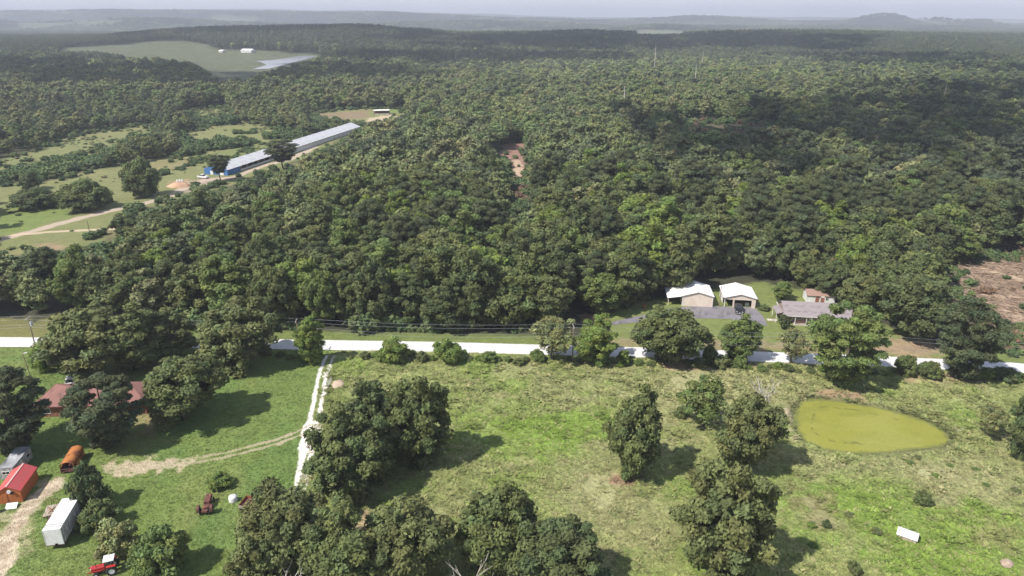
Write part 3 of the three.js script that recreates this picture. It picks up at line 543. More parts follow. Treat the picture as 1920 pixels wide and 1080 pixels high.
{ // hedge of shrubs along the fence by the road
  const R = rng(99);
  for (let x = -62; x < 135; x += 1.6 + R() * 1.5) {
    if (Math.abs(x - DRIVE[0][0]) < 4.2) continue;
    const d = roadD(x) - 5.2 - R() * 2.6, big = R() < 0.2; if (standing.some(([a, b, r]) => r > 2.5 && Math.hypot(a - x, b - d) < r * 0.45)) continue;
    const h = big ? 2.2 + R() * 1.2 : 0.9 + R() * 0.9, w = h * (1.1 + R() * 0.7);
    const q = Math.floor(R() * 4), where = x < DRIVE[0][0] ? 'in the roadside fence line west of the gravel drive' : x < 5 ? 'in the roadside fence line beside the two large shrubs' : x < 45 ? 'in the roadside fence line near the cream barn' : x < 80 ? 'in the roadside fence line near the grey-roofed house' : 'in the roadside fence line north-east of the pond';
    tree('shrub', ['fresh', 'oak', 'olive', 'sweetgum'][q], x, d, h, w, `${big ? 'tall' : 'low'} ${['yellow-green', 'dark green', 'olive green', 'bright green'][q]} shrub ${where}`, 'shrub', `shrubs ${where}`, 'fence_shrub');
  }
  for (let k = 0; k < 30; k++) { // weeds in the pasture
    const s = spot(1260 + R() * 680, 850 + R() * 220); if (standing.some(([a, b, r]) => Math.hypot(a - s.x, b - s.d) < r + 1) || inPond(s.x, s.d) > -2) continue;
    const h = 0.3 + R() * 0.45; tree('shrub', ['sweetgum', 'olive', 'fresh'][k % 3], s.x, s.d, h, h * 2.4, 'low weed clump in the open pasture south of the pond', 'weed', 'pasture weeds', 'weed_clump');
  }
}

// the woods
const MASS = {
  broad: [21, 22, 23, 24].map((s) => crownGeo({ seed: s * 7, H: 16, W: 11, base: 0.12, clumps: 54, cards: 60, size: 0.5, cr: 1.6 })),
  pine: [25, 26].map((s) => crownGeo({ seed: s * 7, H: 16, W: 7.5, base: 0.3, clumps: 36, cards: 60, size: 0.6, cr: 1.4, shape: 'pine', slim: 0.3 })),
  farBroad: [27, 28, 29].map((s) => crownGeo({ seed: s * 7, H: 16, W: 11, base: 0.1, clumps: 20, cards: 34, size: 0.72, cr: 2.4 })),
  farPine: [30, 31].map((s) => crownGeo({ seed: s * 7, H: 16, W: 7, base: 0.15, clumps: 20, cards: 30, size: 0.7, cr: 1.5, shape: 'pine', slim: 0.45 })),
};
const tinted = new THREE.MeshStandardMaterial({ color: 0xffffff, vertexColors: true, roughness: 0.8, side: THREE.DoubleSide });
const thicket = [];
const spread = {}; for (const k in MASS) spread[k] = MASS[k].map(() => []);
{
  const R = rng(2024), cand = [];
  const COLS = { broad: [[0.120, 0.144, 0.052], [0.094, 0.118, 0.047], [0.144, 0.166, 0.055], [0.110, 0.151, 0.048], [0.146, 0.151, 0.062]], pine: [[0.077, 0.097, 0.047], [0.064, 0.082, 0.043], [0.089, 0.109, 0.050]] };
  const place = (d0, d1, sp, hs, kindOf) => {
    for (let d = d0; d < d1; d += sp * 0.87) for (let x = -d * 0.92 - 40 + (Math.round(d / sp) % 2) * sp / 2; x < d * 0.92 + 40; x += sp) {
      const px = x + (R() - 0.5) * sp * 0.8, pd = d + (R() - 0.5) * sp * 0.8, q = kindOf(px, pd), h = hs * (0.7 + 0.5 * R()) * q.h, w = h * q.w * (0.8 + 0.5 * R()), r1 = R(), r2 = R(), r3 = R();
      if (pd < roadD(px) + 9) continue;
      const y = land(px, pd); let clear = false, foot = false;
      for (const f of [0.02, 0.3, 0.6, 0.88]) { const s = seen(px, y + h * f, pd), m = f > 0.1 ? w * 0.3 * LENS / s.depth : 0; if (opensView(s.u, s.v) || (m && (opensView(s.u - m, s.v) || opensView(s.u + m, s.v)))) { clear = true; foot = f < 0.1; break; } }
      if (clear && !foot && pd < 700 && !isOpen(px, pd)) for (let t = 0; t < 3; t++) { const hh = 1.5 + 3.5 * R(), sx = px + (R() - 0.5) * 8, sd = pd + (R() - 0.5) * 8, s = seen(sx, y + hh, sd), s0 = seen(sx, y, sd); if (!opensView(s.u, s.v) && !opensView(s0.u, s0.v) && sd > roadD(sx) + 8) thicket.push([sx, sd, hh]); }
      if (clear || isOpen(px, pd)) continue;
      if (q.skip > r3) continue;
      const s = seen(px, y + h * 0.7, pd); if (s.u < -160 || s.u > 2080) { if (R() < 0.5) continue; }
      if (standing.some(([a, b, r]) => Math.abs(a - px) < 8 && Math.hypot(a - px, b - pd) < r * 0.8)) continue;
      cand.push({ x: px, d: pd, y, h, w, kind: q.kind, r1, r2, u: s.u, v: s.v, size: h / s.depth });
    }
  };
  const pineShare = (x, d) => { // pine stands: far plateau, right-hand edge, plantation behind the far fields
    let p = 0.12 + 0.25 * smooth(0.5, 0.7, fbm(x / 120, d / 120, 3)); p += 0.45 * smooth(700, 1300, d); if (x > 60 && d > 230) p += 0.3 * smooth(0.15, 0.6, x / d); if (x < 100 && d > 1500) p += 0.6 * smooth(1500, 1650, d); return p;
  };
  const kinds = (x, d) => { const pine = vnoise(x * 3.1, d * 3.7) < pineShare(x, d); return pine ? { kind: 'pine', h: 1.12, w: 0.46, skip: 0.05 } : { kind: 'broad', h: 1, w: 0.74, skip: 0.03 }; };
  const hills = (x, d) => { // scrubby young growth on the farm side: lower trees and thickets
    const k = kinds(x, d); if (x < -70 && d < 330 && d > 170) k.h *= 0.8; if (x < -110 && d > 300 && d < 620) k.h *= 0.62; return k;
  };
  place(166, 420, 8.4, 17, hills); place(420, 950, 8, 15.5, hills); place(950, 2150, 10.5, 15, kinds); place(2150, 3600, 17, 15, kinds);
  place(3600, 7200, 34, 17, (x, d) => ({ kind: fbm(x / 300, d / 300, 2) < 0.45 ? 'pine' : 'broad', h: 1, w: 1.5, skip: smooth(0.58, 0.7, fbm(x / 420 + 7, d / 420, 4)) }));
  cand.sort((a, b) => b.size - a.size);
  const zone = (c) => c.x > 95 ? 'in the woods around the brown felled ground' : c.x > 33 && c.d < 225 ? 'in the woods behind the cream barn and grey-roofed house' : c.x > 33 ? 'in the woods well behind the white garage' : c.d < roadD(c.x) + 28 ? (c.x < -88 ? 'at the roadside edge of the woods west of the brick house' : c.x < -40 ? 'at the roadside edge of the woods opposite the gravel drive' : 'at the roadside edge of the woods opposite the pasture') : c.x < -70 ? 'in the woods south of the poultry house and dirt track' : c.d < 230 ? 'in the middle of the woods north of the road' : 'deep in the woods towards the red-soil clearing';
  const n = { broad: 0, pine: 0 }, cap = { broad: 225, pine: 60 }, m4 = new THREE.Matrix4(), qt = new THREE.Quaternion(), e = new THREE.Euler();
  for (const c of cand) {
    const inFrame = c.u > -10 && c.u < 1930 && c.v < 1080;
    if (inFrame && c.d < 420 && n[c.kind] < cap[c.kind]) {
      n[c.kind]++;
      const lk = ['oak', 'dark', 'sweetgum', 'olive', 'oak', 'dark', 'fresh'][Math.floor(c.r2 * 7)];
      if (c.kind === 'broad') tree(c.r1 < 0.6 ? 'oak' : 'tall', lk, c.x, c.d, c.h, c.r1 < 0.6 ? c.w : c.w * 0.85, `${{ oak: 'green', dark: 'dark green', sweetgum: 'bright green', olive: 'olive green', fresh: 'yellow-green' }[lk]} ${c.r1 < 0.6 ? 'round-crowned' : 'slim'} tree ${zone(c)}`, 'tree', `broadleaf trees ${zone(c)}`, 'broadleaf_tree');
      else tree('pine', 'pine', c.x, c.d, c.h, c.w, `narrow dark pine ${zone(c)}`, 'tree', `pines ${zone(c)}`, 'woodland_pine');
      continue;
    }
    const key = c.d < 1000 ? c.kind : c.kind === 'pine' ? 'farPine' : 'farBroad', f = Math.floor(c.r1 * MASS[key].length), W = { broad: 11, pine: 7.5, farBroad: 11, farPine: 7 }[key];
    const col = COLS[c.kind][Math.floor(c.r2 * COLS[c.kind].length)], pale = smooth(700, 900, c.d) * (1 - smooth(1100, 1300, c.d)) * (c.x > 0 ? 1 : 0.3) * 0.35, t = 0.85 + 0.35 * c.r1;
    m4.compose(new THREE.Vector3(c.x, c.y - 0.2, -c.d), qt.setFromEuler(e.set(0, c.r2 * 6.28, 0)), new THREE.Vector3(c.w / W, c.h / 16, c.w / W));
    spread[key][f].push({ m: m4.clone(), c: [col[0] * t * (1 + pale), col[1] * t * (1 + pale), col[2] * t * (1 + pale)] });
  }

  const forest = new THREE.Group(); forest.name = 'forest'; forest.userData.kind = 'stuff'; tag(forest, 'endless mixed pine and broadleaf forest rolling to the hills', 'forest'); scene.add(forest);
  for (const k in spread) spread[k].forEach((list, i) => {
    const im = new THREE.InstancedMesh(MASS[k][i], tinted, list.length); im.name = k.includes('ine') ? 'pine_canopy' : 'broadleaf_canopy'; im.castShadow = im.receiveShadow = true; im.userData.kind = 'stuff';
    list.forEach((q, j) => { im.setMatrixAt(j, q.m); im.setColorAt(j, rgb(...q.c)); }); forest.add(im);
  });
}

// dead trees
function deadTree(seed, H, spreadK, n = 6) {
  const R = rng(seed), out = [tube([0, -0.3, 0], [0.2, H * 0.45, 0.1], H * 0.022, H * 0.016, 7)];
  const grow = (a, dir, len, r, depth) => {
    const b = [a[0] + dir[0] * len, a[1] + dir[1] * len, a[2] + dir[2] * len]; out.push(tube(a, b, r, r * 0.6, 5)); if (!depth) return;
    for (let k = 0; k < 3; k++) { const t = 0.45 + 0.55 * R(), p = [lerp(a[0], b[0], t), lerp(a[1], b[1], t), lerp(a[2], b[2], t)]; const v = new THREE.Vector3(dir[0] + (R() - 0.5) * 1.5, dir[1] + (R() - 0.2) * 0.8, dir[2] + (R() - 0.5) * 1.5).normalize(); grow(p, [v.x, v.y, v.z], len * (0.45 + 0.3 * R()), r * 0.55, depth - 1); }
  };
  for (let k = 0; k < n; k++) { const t = k / n * 6.28 + R(), v = new THREE.Vector3(Math.cos(t) * spreadK, 0.75, Math.sin(t) * spreadK).normalize(); grow([0.2, H * (0.25 + 0.2 * R()), 0.1], [v.x, v.y, v.z], H * (0.25 + 0.2 * R()), H * 0.011, 2); }
  return out;
}
for (const [seed, u, vb, vt, k, n, label] of [
  [3, 470, 590, 497, 0.5, 4, 'bare pale snag rising out of the woods beyond the road'], [5, 512, 1165, 1048, 1.3, 9, 'bare grey dead tree with a tangle of twigs beside the olive oaks'],
  [9, 885, 1150, 1048, 0.9, 4, 'white leafless tree in front of the dark oak pair'], [12, 1422, 795, 705, 0.35, 7, 'leafless grey tree rising behind the ragged oak west of the pond'], [15, 1797, 815, 795, 1.2, 4, 'broken white snag on the east bank of the pond'],
]) { const s = survey(u, vb, vt, 10), o = thing('dead_tree', label, 'dead tree', s.x, s.d, seed); part('trunk', deadTree(seed, s.h, k, n), M.deadwood, o); }
{ // tall bare trunks standing above the far canopy
  for (const [u, vb, vt] of [[1763, 218, 182], [1678, 182, 152], [1617, 168, 146], [1301, 172, 138], [1225, 152, 96], [1168, 222, 184], [1850, 220, 200], [1315, 140, 108], [1145, 225, 205], [855, 128, 112], [762, 200, 176], [1442, 142, 126], [1740, 262, 240]]) {
    const s = survey(u, vb, vt, 4), o = thing('bare_trunk', 'tall bare dead trunk standing out of the far forest canopy', 'dead tree', s.x, s.d, u, 'bare trunks in the far forest'), H = s.h + 9;
    part('trunk', [tube([0, -0.3, 0], [0.3, H * 0.6, 0], 0.55, 0.45), tube([0.3, H * 0.6, 0], [0.1, H, 0.2], 0.45, 0.16), tube([0.3, H * 0.7, 0], [1.6, H * 0.82, 0.4], 0.1, 0.04), tube([0.2, H * 0.82, 0], [-1.2, H * 0.92, 0.4], 0.08, 0.03)], M.deadwood, o);
  }
}

// ------------------------------------------------------------------ buildings
// gable building along z: walls with thickness, gables, two roof slopes
function gableEnds(w, eave, ridge, l, t = 0.14) { return [-1, 1].map((s) => prism([[-w / 2, 0], [w / 2, 0], [w / 2, eave], [0, ridge], [-w / 2, eave]], t).translate(0, 0, s * (l / 2 - t / 2))); }
function roofPair(w, eave, ridge, l, over = 0.35, thick = 0.1) {
  const k = (ridge - eave) / (w / 2), e = w / 2 + over; return [slab(-e, eave - over * k + thick, 0.02, ridge + thick, l + over * 2, thick), slab(0.02, ridge + thick - 0.004, e, eave - over * k + thick, l + over * 2, thick)];
}
function windowAt(parent, x, y, z, w, h, axis = 'z') {
  const f = part('window', axis === 'z' ? [box(w, 0.09, 0.1, x, y + h / 2, z), box(w, 0.09, 0.1, x, y - h / 2, z), box(0.09, h - 0.09, 0.1, x - w / 2 + 0.045, y, z), box(0.09, h - 0.09, 0.1, x + w / 2 - 0.045, y, z), box(0.05, h - 0.1, 0.08, x, y, z)] : [box(0.1, 0.09, w, x, y + h / 2, z), box(0.1, 0.09, w, x, y - h / 2, z), box(0.1, h - 0.09, 0.09, x, y, z - w / 2 + 0.045), box(0.1, h - 0.09, 0.09, x, y, z + w / 2 - 0.045)], M.white, parent);
  part('pane', axis === 'z' ? box(w - 0.1, h - 0.1, 0.03, x, y, z) : box(0.03, h - 0.1, w - 0.1, x, y, z), M.glass, f);
}
{ // cream barn with a lean-to on its west side; ridge runs away from the road
  const o = thing('barn', 'cream metal barn with white roof and an open lean-to on its west side', 'barn', 51.6, 184.2, -0.1), w = 8.2, l = 8.4, e = 3.1, r = 4.3;
  part('wall', [...gableEnds(w, e, r, l), box(0.14, e, l - 0.3, w / 2 - 0.07, e / 2, 0), box(0.14, e, l - 0.3, -w / 2 + 0.07, e / 2, 0)], M.cream, o);
  const [a, b] = roofPair(w, e, r, l); part('roof_slope', a, M.whiteRoof, o); part('roof_slope', b, M.whiteRoof, o);
  part('lean_to_roof', slab(-w / 2 - 4.1, 2.35, -w / 2 - 0.1, 3.0, l + 0.5), M.whiteRoof, o);
  for (const z of [-l / 2 + 0.2, 0, l / 2 - 0.2]) part('post', box(0.16, 2.3, 0.16, -w / 2 - 3.8, 1.15, z), M.cream, o);
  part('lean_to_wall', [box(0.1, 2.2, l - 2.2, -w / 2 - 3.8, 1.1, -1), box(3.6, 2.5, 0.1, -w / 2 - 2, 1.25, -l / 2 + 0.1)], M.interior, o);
  part('corner_trim', [box(0.2, e, 0.2, w / 2 - 0.05, e / 2, l / 2), box(0.2, e, 0.2, -w / 2 + 0.05, e / 2, l / 2)], M.white, o);
}
{ // white garage with a wide open front
  const o = thing('garage', 'white gabled garage with a wide open front and pickup parked before it', 'garage', 63.2, 183.4, -0.13), w = 8.3, l = 8.6, e = 2.9, r = 4;
  part('wall', [prism([[-w / 2, 0], [w / 2, 0], [w / 2, e], [0, r], [-w / 2, e]], 0.14).translate(0, 0, -l / 2 + 0.07), box(0.14, e, l - 0.3, w / 2 - 0.07, e / 2, 0), box(0.14, e, l - 3.4, -w / 2 + 0.07, e / 2, -1.6)], M.white, o);
  const s = new THREE.Shape([[-w / 2, 2.35], [-1.9, 2.35], [-1.9, 0], [-1.5, 0], [-1.5, 2.3], [3.1, 2.3], [3.1, 0], [w / 2, 0], [w / 2, e], [0, r], [-w / 2, e]].map(([a, b]) => new THREE.Vector2(a, b)));
  part('front_wall', uvMetres(new THREE.ExtrudeGeometry(s, { depth: 0.14, bevelEnabled: false }).translate(0, 0, l / 2 - 0.14)), M.cream, o);
  for (const [x, z] of [[-w / 2 + 0.1, l / 2 - 0.25]]) part('post', box(0.18, 2.4, 0.18, x, 1.2, z), M.white, o);
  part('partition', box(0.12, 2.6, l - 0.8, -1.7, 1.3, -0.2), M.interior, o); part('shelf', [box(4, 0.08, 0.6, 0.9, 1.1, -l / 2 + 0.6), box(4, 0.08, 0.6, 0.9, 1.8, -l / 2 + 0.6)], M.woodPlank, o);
  part('white_box', box(1.1, 0.9, 0.7, 2.3, 0.45, 2.4), M.white, o);
  const [a, b] = roofPair(w, e, r, l); part('roof_slope', a, M.whiteRoof, o); part('roof_slope', b, M.whiteRoof, o);
}
{ // ranch house with grey shingles; ridge along x
  const o = thing('ranch_house', 'low house with grey shingle roof, brick chimney and railed front porch', 'house', 79.8, 171.4, -0.13), L = 16.5, W = 9, e = 2.7, r = 4.7;
  const body = [...gableEnds(W, e, r, L).map((g) => g.rotateY(Math.PI / 2)), box(L - 0.3, e, 0.16, 0, e / 2, -W / 2 + 0.08), box(L - 0.3, e, 0.16, 0, e / 2, W / 2 - 1.6)];
  part('wall', body, worn([0.36, 0.27, 0.22], [0.25, 0.18, 0.15], 2, 101), o);
  const [a, b] = roofPair(W, e, r, L, 0.45).map((g) => g.rotateY(-Math.PI / 2)); part('roof_slope', a, M.greyShingle, o); part('roof_slope', b, M.greyShingle, o);
  const sr = part('side_roof', slab(-1.6, 2.55, 0.2, 3.1, 5.2).translate(-L / 2 - 0.6, 0, 1.2), M.greyShingle, o); part('post', [box(0.14, 2.5, 0.14, -L / 2 - 2, 1.25, 3.4), box(0.14, 2.5, 0.14, -L / 2 - 2, 1.25, -1)], M.white, sr);
  part('gutter', [box(L + 0.9, 0.14, 0.12, 0, e - 0.16, W / 2 + 0.47), box(0.12, 0.14, W + 0.7, -L / 2 - 0.42, e - 0.1, 0)], M.white, o);
  part('porch_floor', box(10, 0.3, 1.9, -1, 0.15, W / 2 - 0.6), M.concrete, o);
  for (const x of [-5.8, -3, -0.2, 2.6, 3.8]) part('porch_post', box(0.14, 2.3, 0.14, x, 1.45, W / 2 + 0.2), M.white, o);
  part('railing', [box(8.4, 0.08, 0.07, -1.6, 1.15, W / 2 + 0.2), box(8.4, 0.06, 0.06, -1.6, 0.5, W / 2 + 0.2), ...Array.from({ length: 22 }, (_, k) => box(0.05, 0.6, 0.05, -5.6 + k * 0.38, 0.82, W / 2 + 0.2))], M.brick, o);
  for (const x of [-6.8, -4.4, 2.2, 5.6]) windowAt(o, x, 1.6, W / 2 - 1.48, 1.3, 1.1);
  const dr = part('door', box(0.95, 2, 0.08, -1.4, 1.3, W / 2 - 1.47), M.white, o); part('handle', box(0.06, 0.1, 0.06, -1.05, 1.25, W / 2 - 1.4), M.chrome, dr);
  const ch = part('chimney', box(0.8, 2.2, 0.7, 1.8, r + 0.3, -0.5), M.brick, o); part('chimney_cap', box(0.9, 0.12, 0.8, 1.8, r + 1.45, -0.5), M.concrete, ch);
  part('walkway', box(2.6, 0.1, 1.2, -L / 2 - 2.6, 0.08, 2.2), M.concrete, o);
}
{ // shed with a rusty roof behind the house
  const o = thing('shed', 'white shed with a rusty brown metal roof behind the grey-roofed house', 'shed', 86.6, 184.6, -0.13), L = 7.4, W = 4.4, e = 2.3, r = 3.3;
  part('wall', [...gableEnds(W, e, r, L).map((g) => g.rotateY(Math.PI / 2)), box(L - 0.3, e, 0.12, 0, e / 2, W / 2 - 0.06), box(L - 0.3, e, 0.12, 0, e / 2, -W / 2 + 0.06)], M.white, o);
  const [a, b] = roofPair(W, e, r, L, 0.3).map((g) => g.rotateY(-Math.PI / 2)); part('roof_slope', a, M.rustRoof, o); part('roof_slope', b, M.rustRoof, o);
  part('door', box(1, 2, 0.08, -1, 1, W / 2 + 0.02), M.brick, o); windowAt(o, 1.6, 1.4, W / 2 + 0.01, 0.9, 0.8);
}
function hip(L, W, y0, y1, over) { // hip roof: four faces
  const a = L / 2 + over, b = W / 2 + over, k = L / 2 - W / 2; const P = [[-a, y0, b], [a, y0, b], [a, y0, -b], [-a, y0, -b], [-k, y1, 0], [k, y1, 0]].map((q) => new THREE.Vector3(...q));
  const face = (...ix) => { const g = new THREE.BufferGeometry(), pos = []; for (let i = 1; i < ix.length - 1; i++) for (const t of [ix[0], ix[i], ix[i + 1]]) pos.push(P[t].x, P[t].y, P[t].z); g.setAttribute('position', new THREE.Float32BufferAttribute(pos, 3)); g.computeVertexNormals(); const uv = []; for (let i = 0; i < pos.length; i += 3) uv.push(pos[i], pos[i + 2]); g.setAttribute('uv', new THREE.Float32BufferAttribute(uv, 2)); return g; };
  return [face(0, 1, 5, 4), face(1, 2, 5), face(2, 3, 4, 5), face(3, 0, 4)];
}
{
  const o = thing('brick_house', 'brick house with a brown shingled hip roof half hidden by trees', 'house', -84.6, 127.2, 0.06), L = 21.5, W = 8.6, e = 2.6;
  part('wall', [box(L, e, 0.2, 0, e / 2, W / 2 - 0.1), box(L, e, 0.2, 0, e / 2, -W / 2 + 0.1), box(0.2, e, W - 0.4, L / 2 - 0.1, e / 2, 0), box(0.2, e, W - 0.4, -L / 2 + 0.1, e / 2, 0)], M.brick, o);
  for (const g of hip(L, W, e + 0.02, 4.6, 0.55)) part('roof_slope', g, M.brownShingle, o);
  part('soffit', box(L + 1, 0.1, W + 1, 0, e - 0.06, 0), M.white, o);
  part('gutter', [box(L + 1.2, 0.13, 0.1, 0, e - 0.02, W / 2 + 0.6), box(0.1, 0.13, W + 1.2, -L / 2 - 0.6, e - 0.02, 0)], M.darkRust, o);
  part('roof_vent', [cyl(0.14, 0.14, 0.7, -6, 4, -1.2), cyl(0.25, 0.25, 0.1, -6, 4.35, -1.2)], M.black, o);
  for (const x of [-8.5, -4.5, 1, 6]) windowAt(o, x, 1.4, W / 2 + 0.01, 1.3, 1.1);
  const dr = part('door', box(1, 2, 0.08, -2, 1, W / 2 + 0.02), M.white, o); part('handle', box(0.06, 0.1, 0.06, -1.65, 1, W / 2 + 0.08), M.chrome, dr);
}
{ // poultry house
  const ax = -150, ad = 354, bx = -113, bd = 503, L = Math.hypot(bx - ax, bd - ad), turn = -Math.atan2(bx - ax, bd - ad);
  const o = thing('poultry_house', 'very long low poultry house with a pale metal roof and blue front end', 'barn', (ax + bx) / 2, (ad + bd) / 2, turn), W = 13.5, e = 2.9, r = 5.3, z1 = L / 2;
  const F = 11, D = 34; // front room and first bay, then the main house
  part('end_wall', [...gableEnds(W, e, r, F)].map((g) => g.translate(0, 0, z1 - F / 2)), M.blue, o);
  part('side_wall', [box(0.14, e, F - 0.4, W / 2 - 0.07, e / 2, z1 - F / 2), box(0.14, e, F - 0.4, -W / 2 + 0.07, e / 2, z1 - F / 2)], M.blue, o);
  part('door', box(2.2, 2.2, 0.1, 3.4, 1.1, z1 + 0.05), M.white, o); part('door', box(1.6, 2, 0.1, -2.4, 1, z1 + 0.05), M.white, o);
  part('wall', [box(0.14, e, L - F - D, W / 2 - 0.3, e / 2, -(F + D) / 2), box(0.14, e, L - F - 0.1, -W / 2 + 0.2, e / 2, -F / 2), prism([[-W / 2, 0], [W / 2, 0], [W / 2, e], [0, r], [-W / 2, e]], 0.14).translate(0, 0, -z1 + 0.2)], M.white, o);
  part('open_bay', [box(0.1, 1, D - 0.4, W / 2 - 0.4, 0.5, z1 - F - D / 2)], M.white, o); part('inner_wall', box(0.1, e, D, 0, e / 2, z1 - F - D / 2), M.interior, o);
  for (let k = 0; k <= 6; k++) part('post', box(0.18, e - 0.05, 0.18, W / 2 - 0.1, e / 2, z1 - F - 1 - k * 5.3), M.white, o);
  const seg = (len, zc, m, dy, name) => roofPair(W, e + dy, r + dy, len, 0.4).forEach((g) => part(name, g.translate(0, 0, zc), m, o));
  seg(F + D - 1, z1 - (F + D) / 2, M.galvanised, 0.02, 'roof_section'); seg(L - F - D - 1, -(F + D) / 2, M.galvanised, 0.12, 'roof_section');
  for (let k = 0; k < 6; k++) { const q = part('feed_fan', cyl(0.7, 0.7, 0.3, 0, 0, 0, 14).rotateZ(Math.PI / 2).translate(W / 2, 1.4, -z1 + 8 + k * 6), M.white, o); part('fan_blades', box(0.02, 1.2, 0.15, W / 2 + 0.17, 1.4, -z1 + 8 + k * 6), M.black, q); }
}
{ // open pole shed at the far end of the track
  const s = spot(716, 214), o = thing('pole_shed', 'open pole shed with a white flat roof at the sandy end of the track', 'shed', s.x, s.d, 0.1);
  part('roof', slab(-6.5, 3.2, 6.5, 3.4, 7.5, 0.2), M.whiteRoof, o); for (const x of [-6, -2, 2, 6]) for (const z of [-3.3, 3.3]) part('post', box(0.3, 3.2, 0.3, x, 1.6, z), M.pole, o);
  part('back_wall', box(12.5, 2.2, 0.15, 0, 1.1, -3.1), M.darkRust, o); part('low_wall', box(12.5, 0.9, 0.2, 0, 0.45, 3.1), M.concrete, o);
}
for (const [u, v, w, l, h, label] of [[417, 98, 9, 12, 4.5, 'small white barn in the far green field'], [466, 98.5, 24, 16, 7, 'large white barn beside the far lake']]) {
  const s = spot(u, v), o = thing('far_barn', label, 'barn', s.x, s.d, 1.3);
  part('wall', [...gableEnds(l, h * 0.6, h, w), box(0.2, h * 0.6, w - 0.5, l / 2 - 0.1, h * 0.3, 0), box(0.2, h * 0.6, w - 0.5, -l / 2 + 0.1, h * 0.3, 0)], M.white, o); roofPair(l, h * 0.6, h, w, 0.6, 0.2).forEach((g) => part('roof_slope', g, M.whiteRoof, o));
  part('door', box(0.2, h * 0.45, 4, l / 2 + 0.1, h * 0.23, 0), M.interior, o);
}
{ // little orange shed with a red roof
  const o = thing('orange_shed', 'small orange wooden shed with a bright red metal roof', 'shed', -83.1, 98.6, 0.2), w = 3.4, l = 6.2, e = 2.3, r = 3.25;
  part('wall', [...gableEnds(w, e, r, l), box(0.1, e, l - 0.3, w / 2 - 0.05, e / 2, 0), box(0.1, e, l - 0.3, -w / 2 + 0.05, e / 2, 0)], M.orange, o);
  const [a, b] = roofPair(w, e, r, l, 0.22); part('roof_slope', a, M.redRoof, o); part('roof_slope', b, M.redRoof, o); part('ridge_cap', box(0.28, 0.06, l + 0.46, 0, r + 0.13, 0), worn([0.6, 0.4, 0.36], [0.5, 0.3, 0.28], 1, 7), o);
  const v = part('wall_vent', cyl(0.34, 0.34, 0.16, 0, 0, 0, 16).rotateX(Math.PI / 2).translate(0.15, 2.25, l / 2 + 0.06), M.white, o); part('vent_hood', box(0.5, 0.3, 0.3, 0.6, 2.05, l / 2 + 0.15), M.black, v);
  part('door', box(0.9, 1.9, 0.06, -0.8, 0.95, l / 2 + 0.03), M.orange, o); part('trim', [box(0.1, e, 0.1, w / 2, e / 2, l / 2), box(0.1, e, 0.1, w / 2, e / 2, -l / 2)], M.orange, o);
}
{ const o = thing('sign_board', 'white board lying against the front of the orange shed', 'board', -81.7, 94.6, 0.2); part('board', box(1.7, 0.05, 1.1, 0, 0.35, 0).rotateX(0.5), M.white, o); part('board_print', [box(0.7, 0.012, 0.25, -0.3, 0.39, -0.15).rotateX(0.5), box(0.4, 0.012, 0.15, 0.4, 0.39, 0.2).rotateX(0.5)], M.lampGrey, o); }
{ const o = thing('metal_drum', 'grey metal drum on the grass in front of the orange shed', 'drum', -83.2, 93.2); part('barrel', [cyl(0.42, 0.42, 1, 0, 0.5, 0, 18), cyl(0.45, 0.45, 0.05, 0, 0.33, 0, 18), cyl(0.45, 0.45, 0.05, 0, 0.67, 0, 18)], M.aluminium, o); part('lid', cyl(0.44, 0.44, 0.06, 0, 1.02, 0, 18), M.lampGrey, o); }
function wheel(parent, x, y, z, r, w, rim = M.chrome, axis = 'x') {
  const g = new THREE.TorusGeometry(r - w * 0.45, w * 0.5, 8, 18); if (axis === 'x') g.rotateY(Math.PI / 2); const t = part('wheel', g.translate(x, y, z), M.tyre, parent); const h = cyl(r * 0.6, r * 0.6, w * 0.7, 0, 0, 0, 14); if (axis === 'x') h.rotateZ(Math.PI / 2); else h.rotateX(Math.PI / 2); part('rim', h.translate(x, y, z), rim, t);
}
{ // white box trailer
  const o = thing('box_trailer', 'long white box trailer with black-streaked sides standing on the grass', 'trailer', -69.1, 88.3, 0.19), w = 2.45, l = 7.6, y0 = 0.95, h = 2.75;
  part('side_panel', box(0.05, h, l - 0.1, w / 2 - 0.03, y0 + h / 2, 0), M.trailerSide, o); part('side_panel', box(0.05, h, l - 0.1, -w / 2 + 0.03, y0 + h / 2, 0), M.trailerSide, o);
  part('front_panel', box(w - 0.02, h, 0.06, 0, y0 + h / 2, l / 2 - 0.03), M.trailerWhite, o); part('rear_door', box(w - 0.02, h, 0.06, 0, y0 + h / 2, -l / 2 + 0.03), M.trailerSide, o);
  part('roof', box(w + 0.02, 0.06, l, 0, y0 + h + 0.03, 0), M.trailerWhite, o); part('roof_seam', box(w + 0.03, 0.02, 0.09, 0, y0 + h + 0.072, l / 2 - 1.2), M.tyre, o); part('roof_seam', box(w + 0.03, 0.02, 0.07, 0, y0 + h + 0.072, l / 2 - 0.75), M.tyre, o);
  part('floor_frame', box(w, 0.16, l, 0, y0 - 0.05, 0), M.darkRust, o); part('corner_post', [-1, 1].map((s) => box(0.09, h, 0.09, s * (w / 2 - 0.02), y0 + h / 2, l / 2 - 0.02)), M.lampGrey, o);
  for (let k = 0; k < 9; k++) part('side_rib', box(0.04, h - 0.1, 0.06, w / 2 + 0.01, y0 + h / 2, -l / 2 + 0.5 + k * 0.83), M.trailerSide, o);
  for (const s of [-1, 1]) { wheel(o, s * 0.95, 0.5, -l / 2 + 1.6, 0.5, 0.25); part('landing_leg', box(0.14, 1, 0.14, s * 0.8, 0.45, l / 2 - 1.6), M.darkRust, o); } part('coupler', box(0.3, 0.3, 0.12, 0.2, y0 + 0.1, l / 2 + 0.06), M.black, o);
}
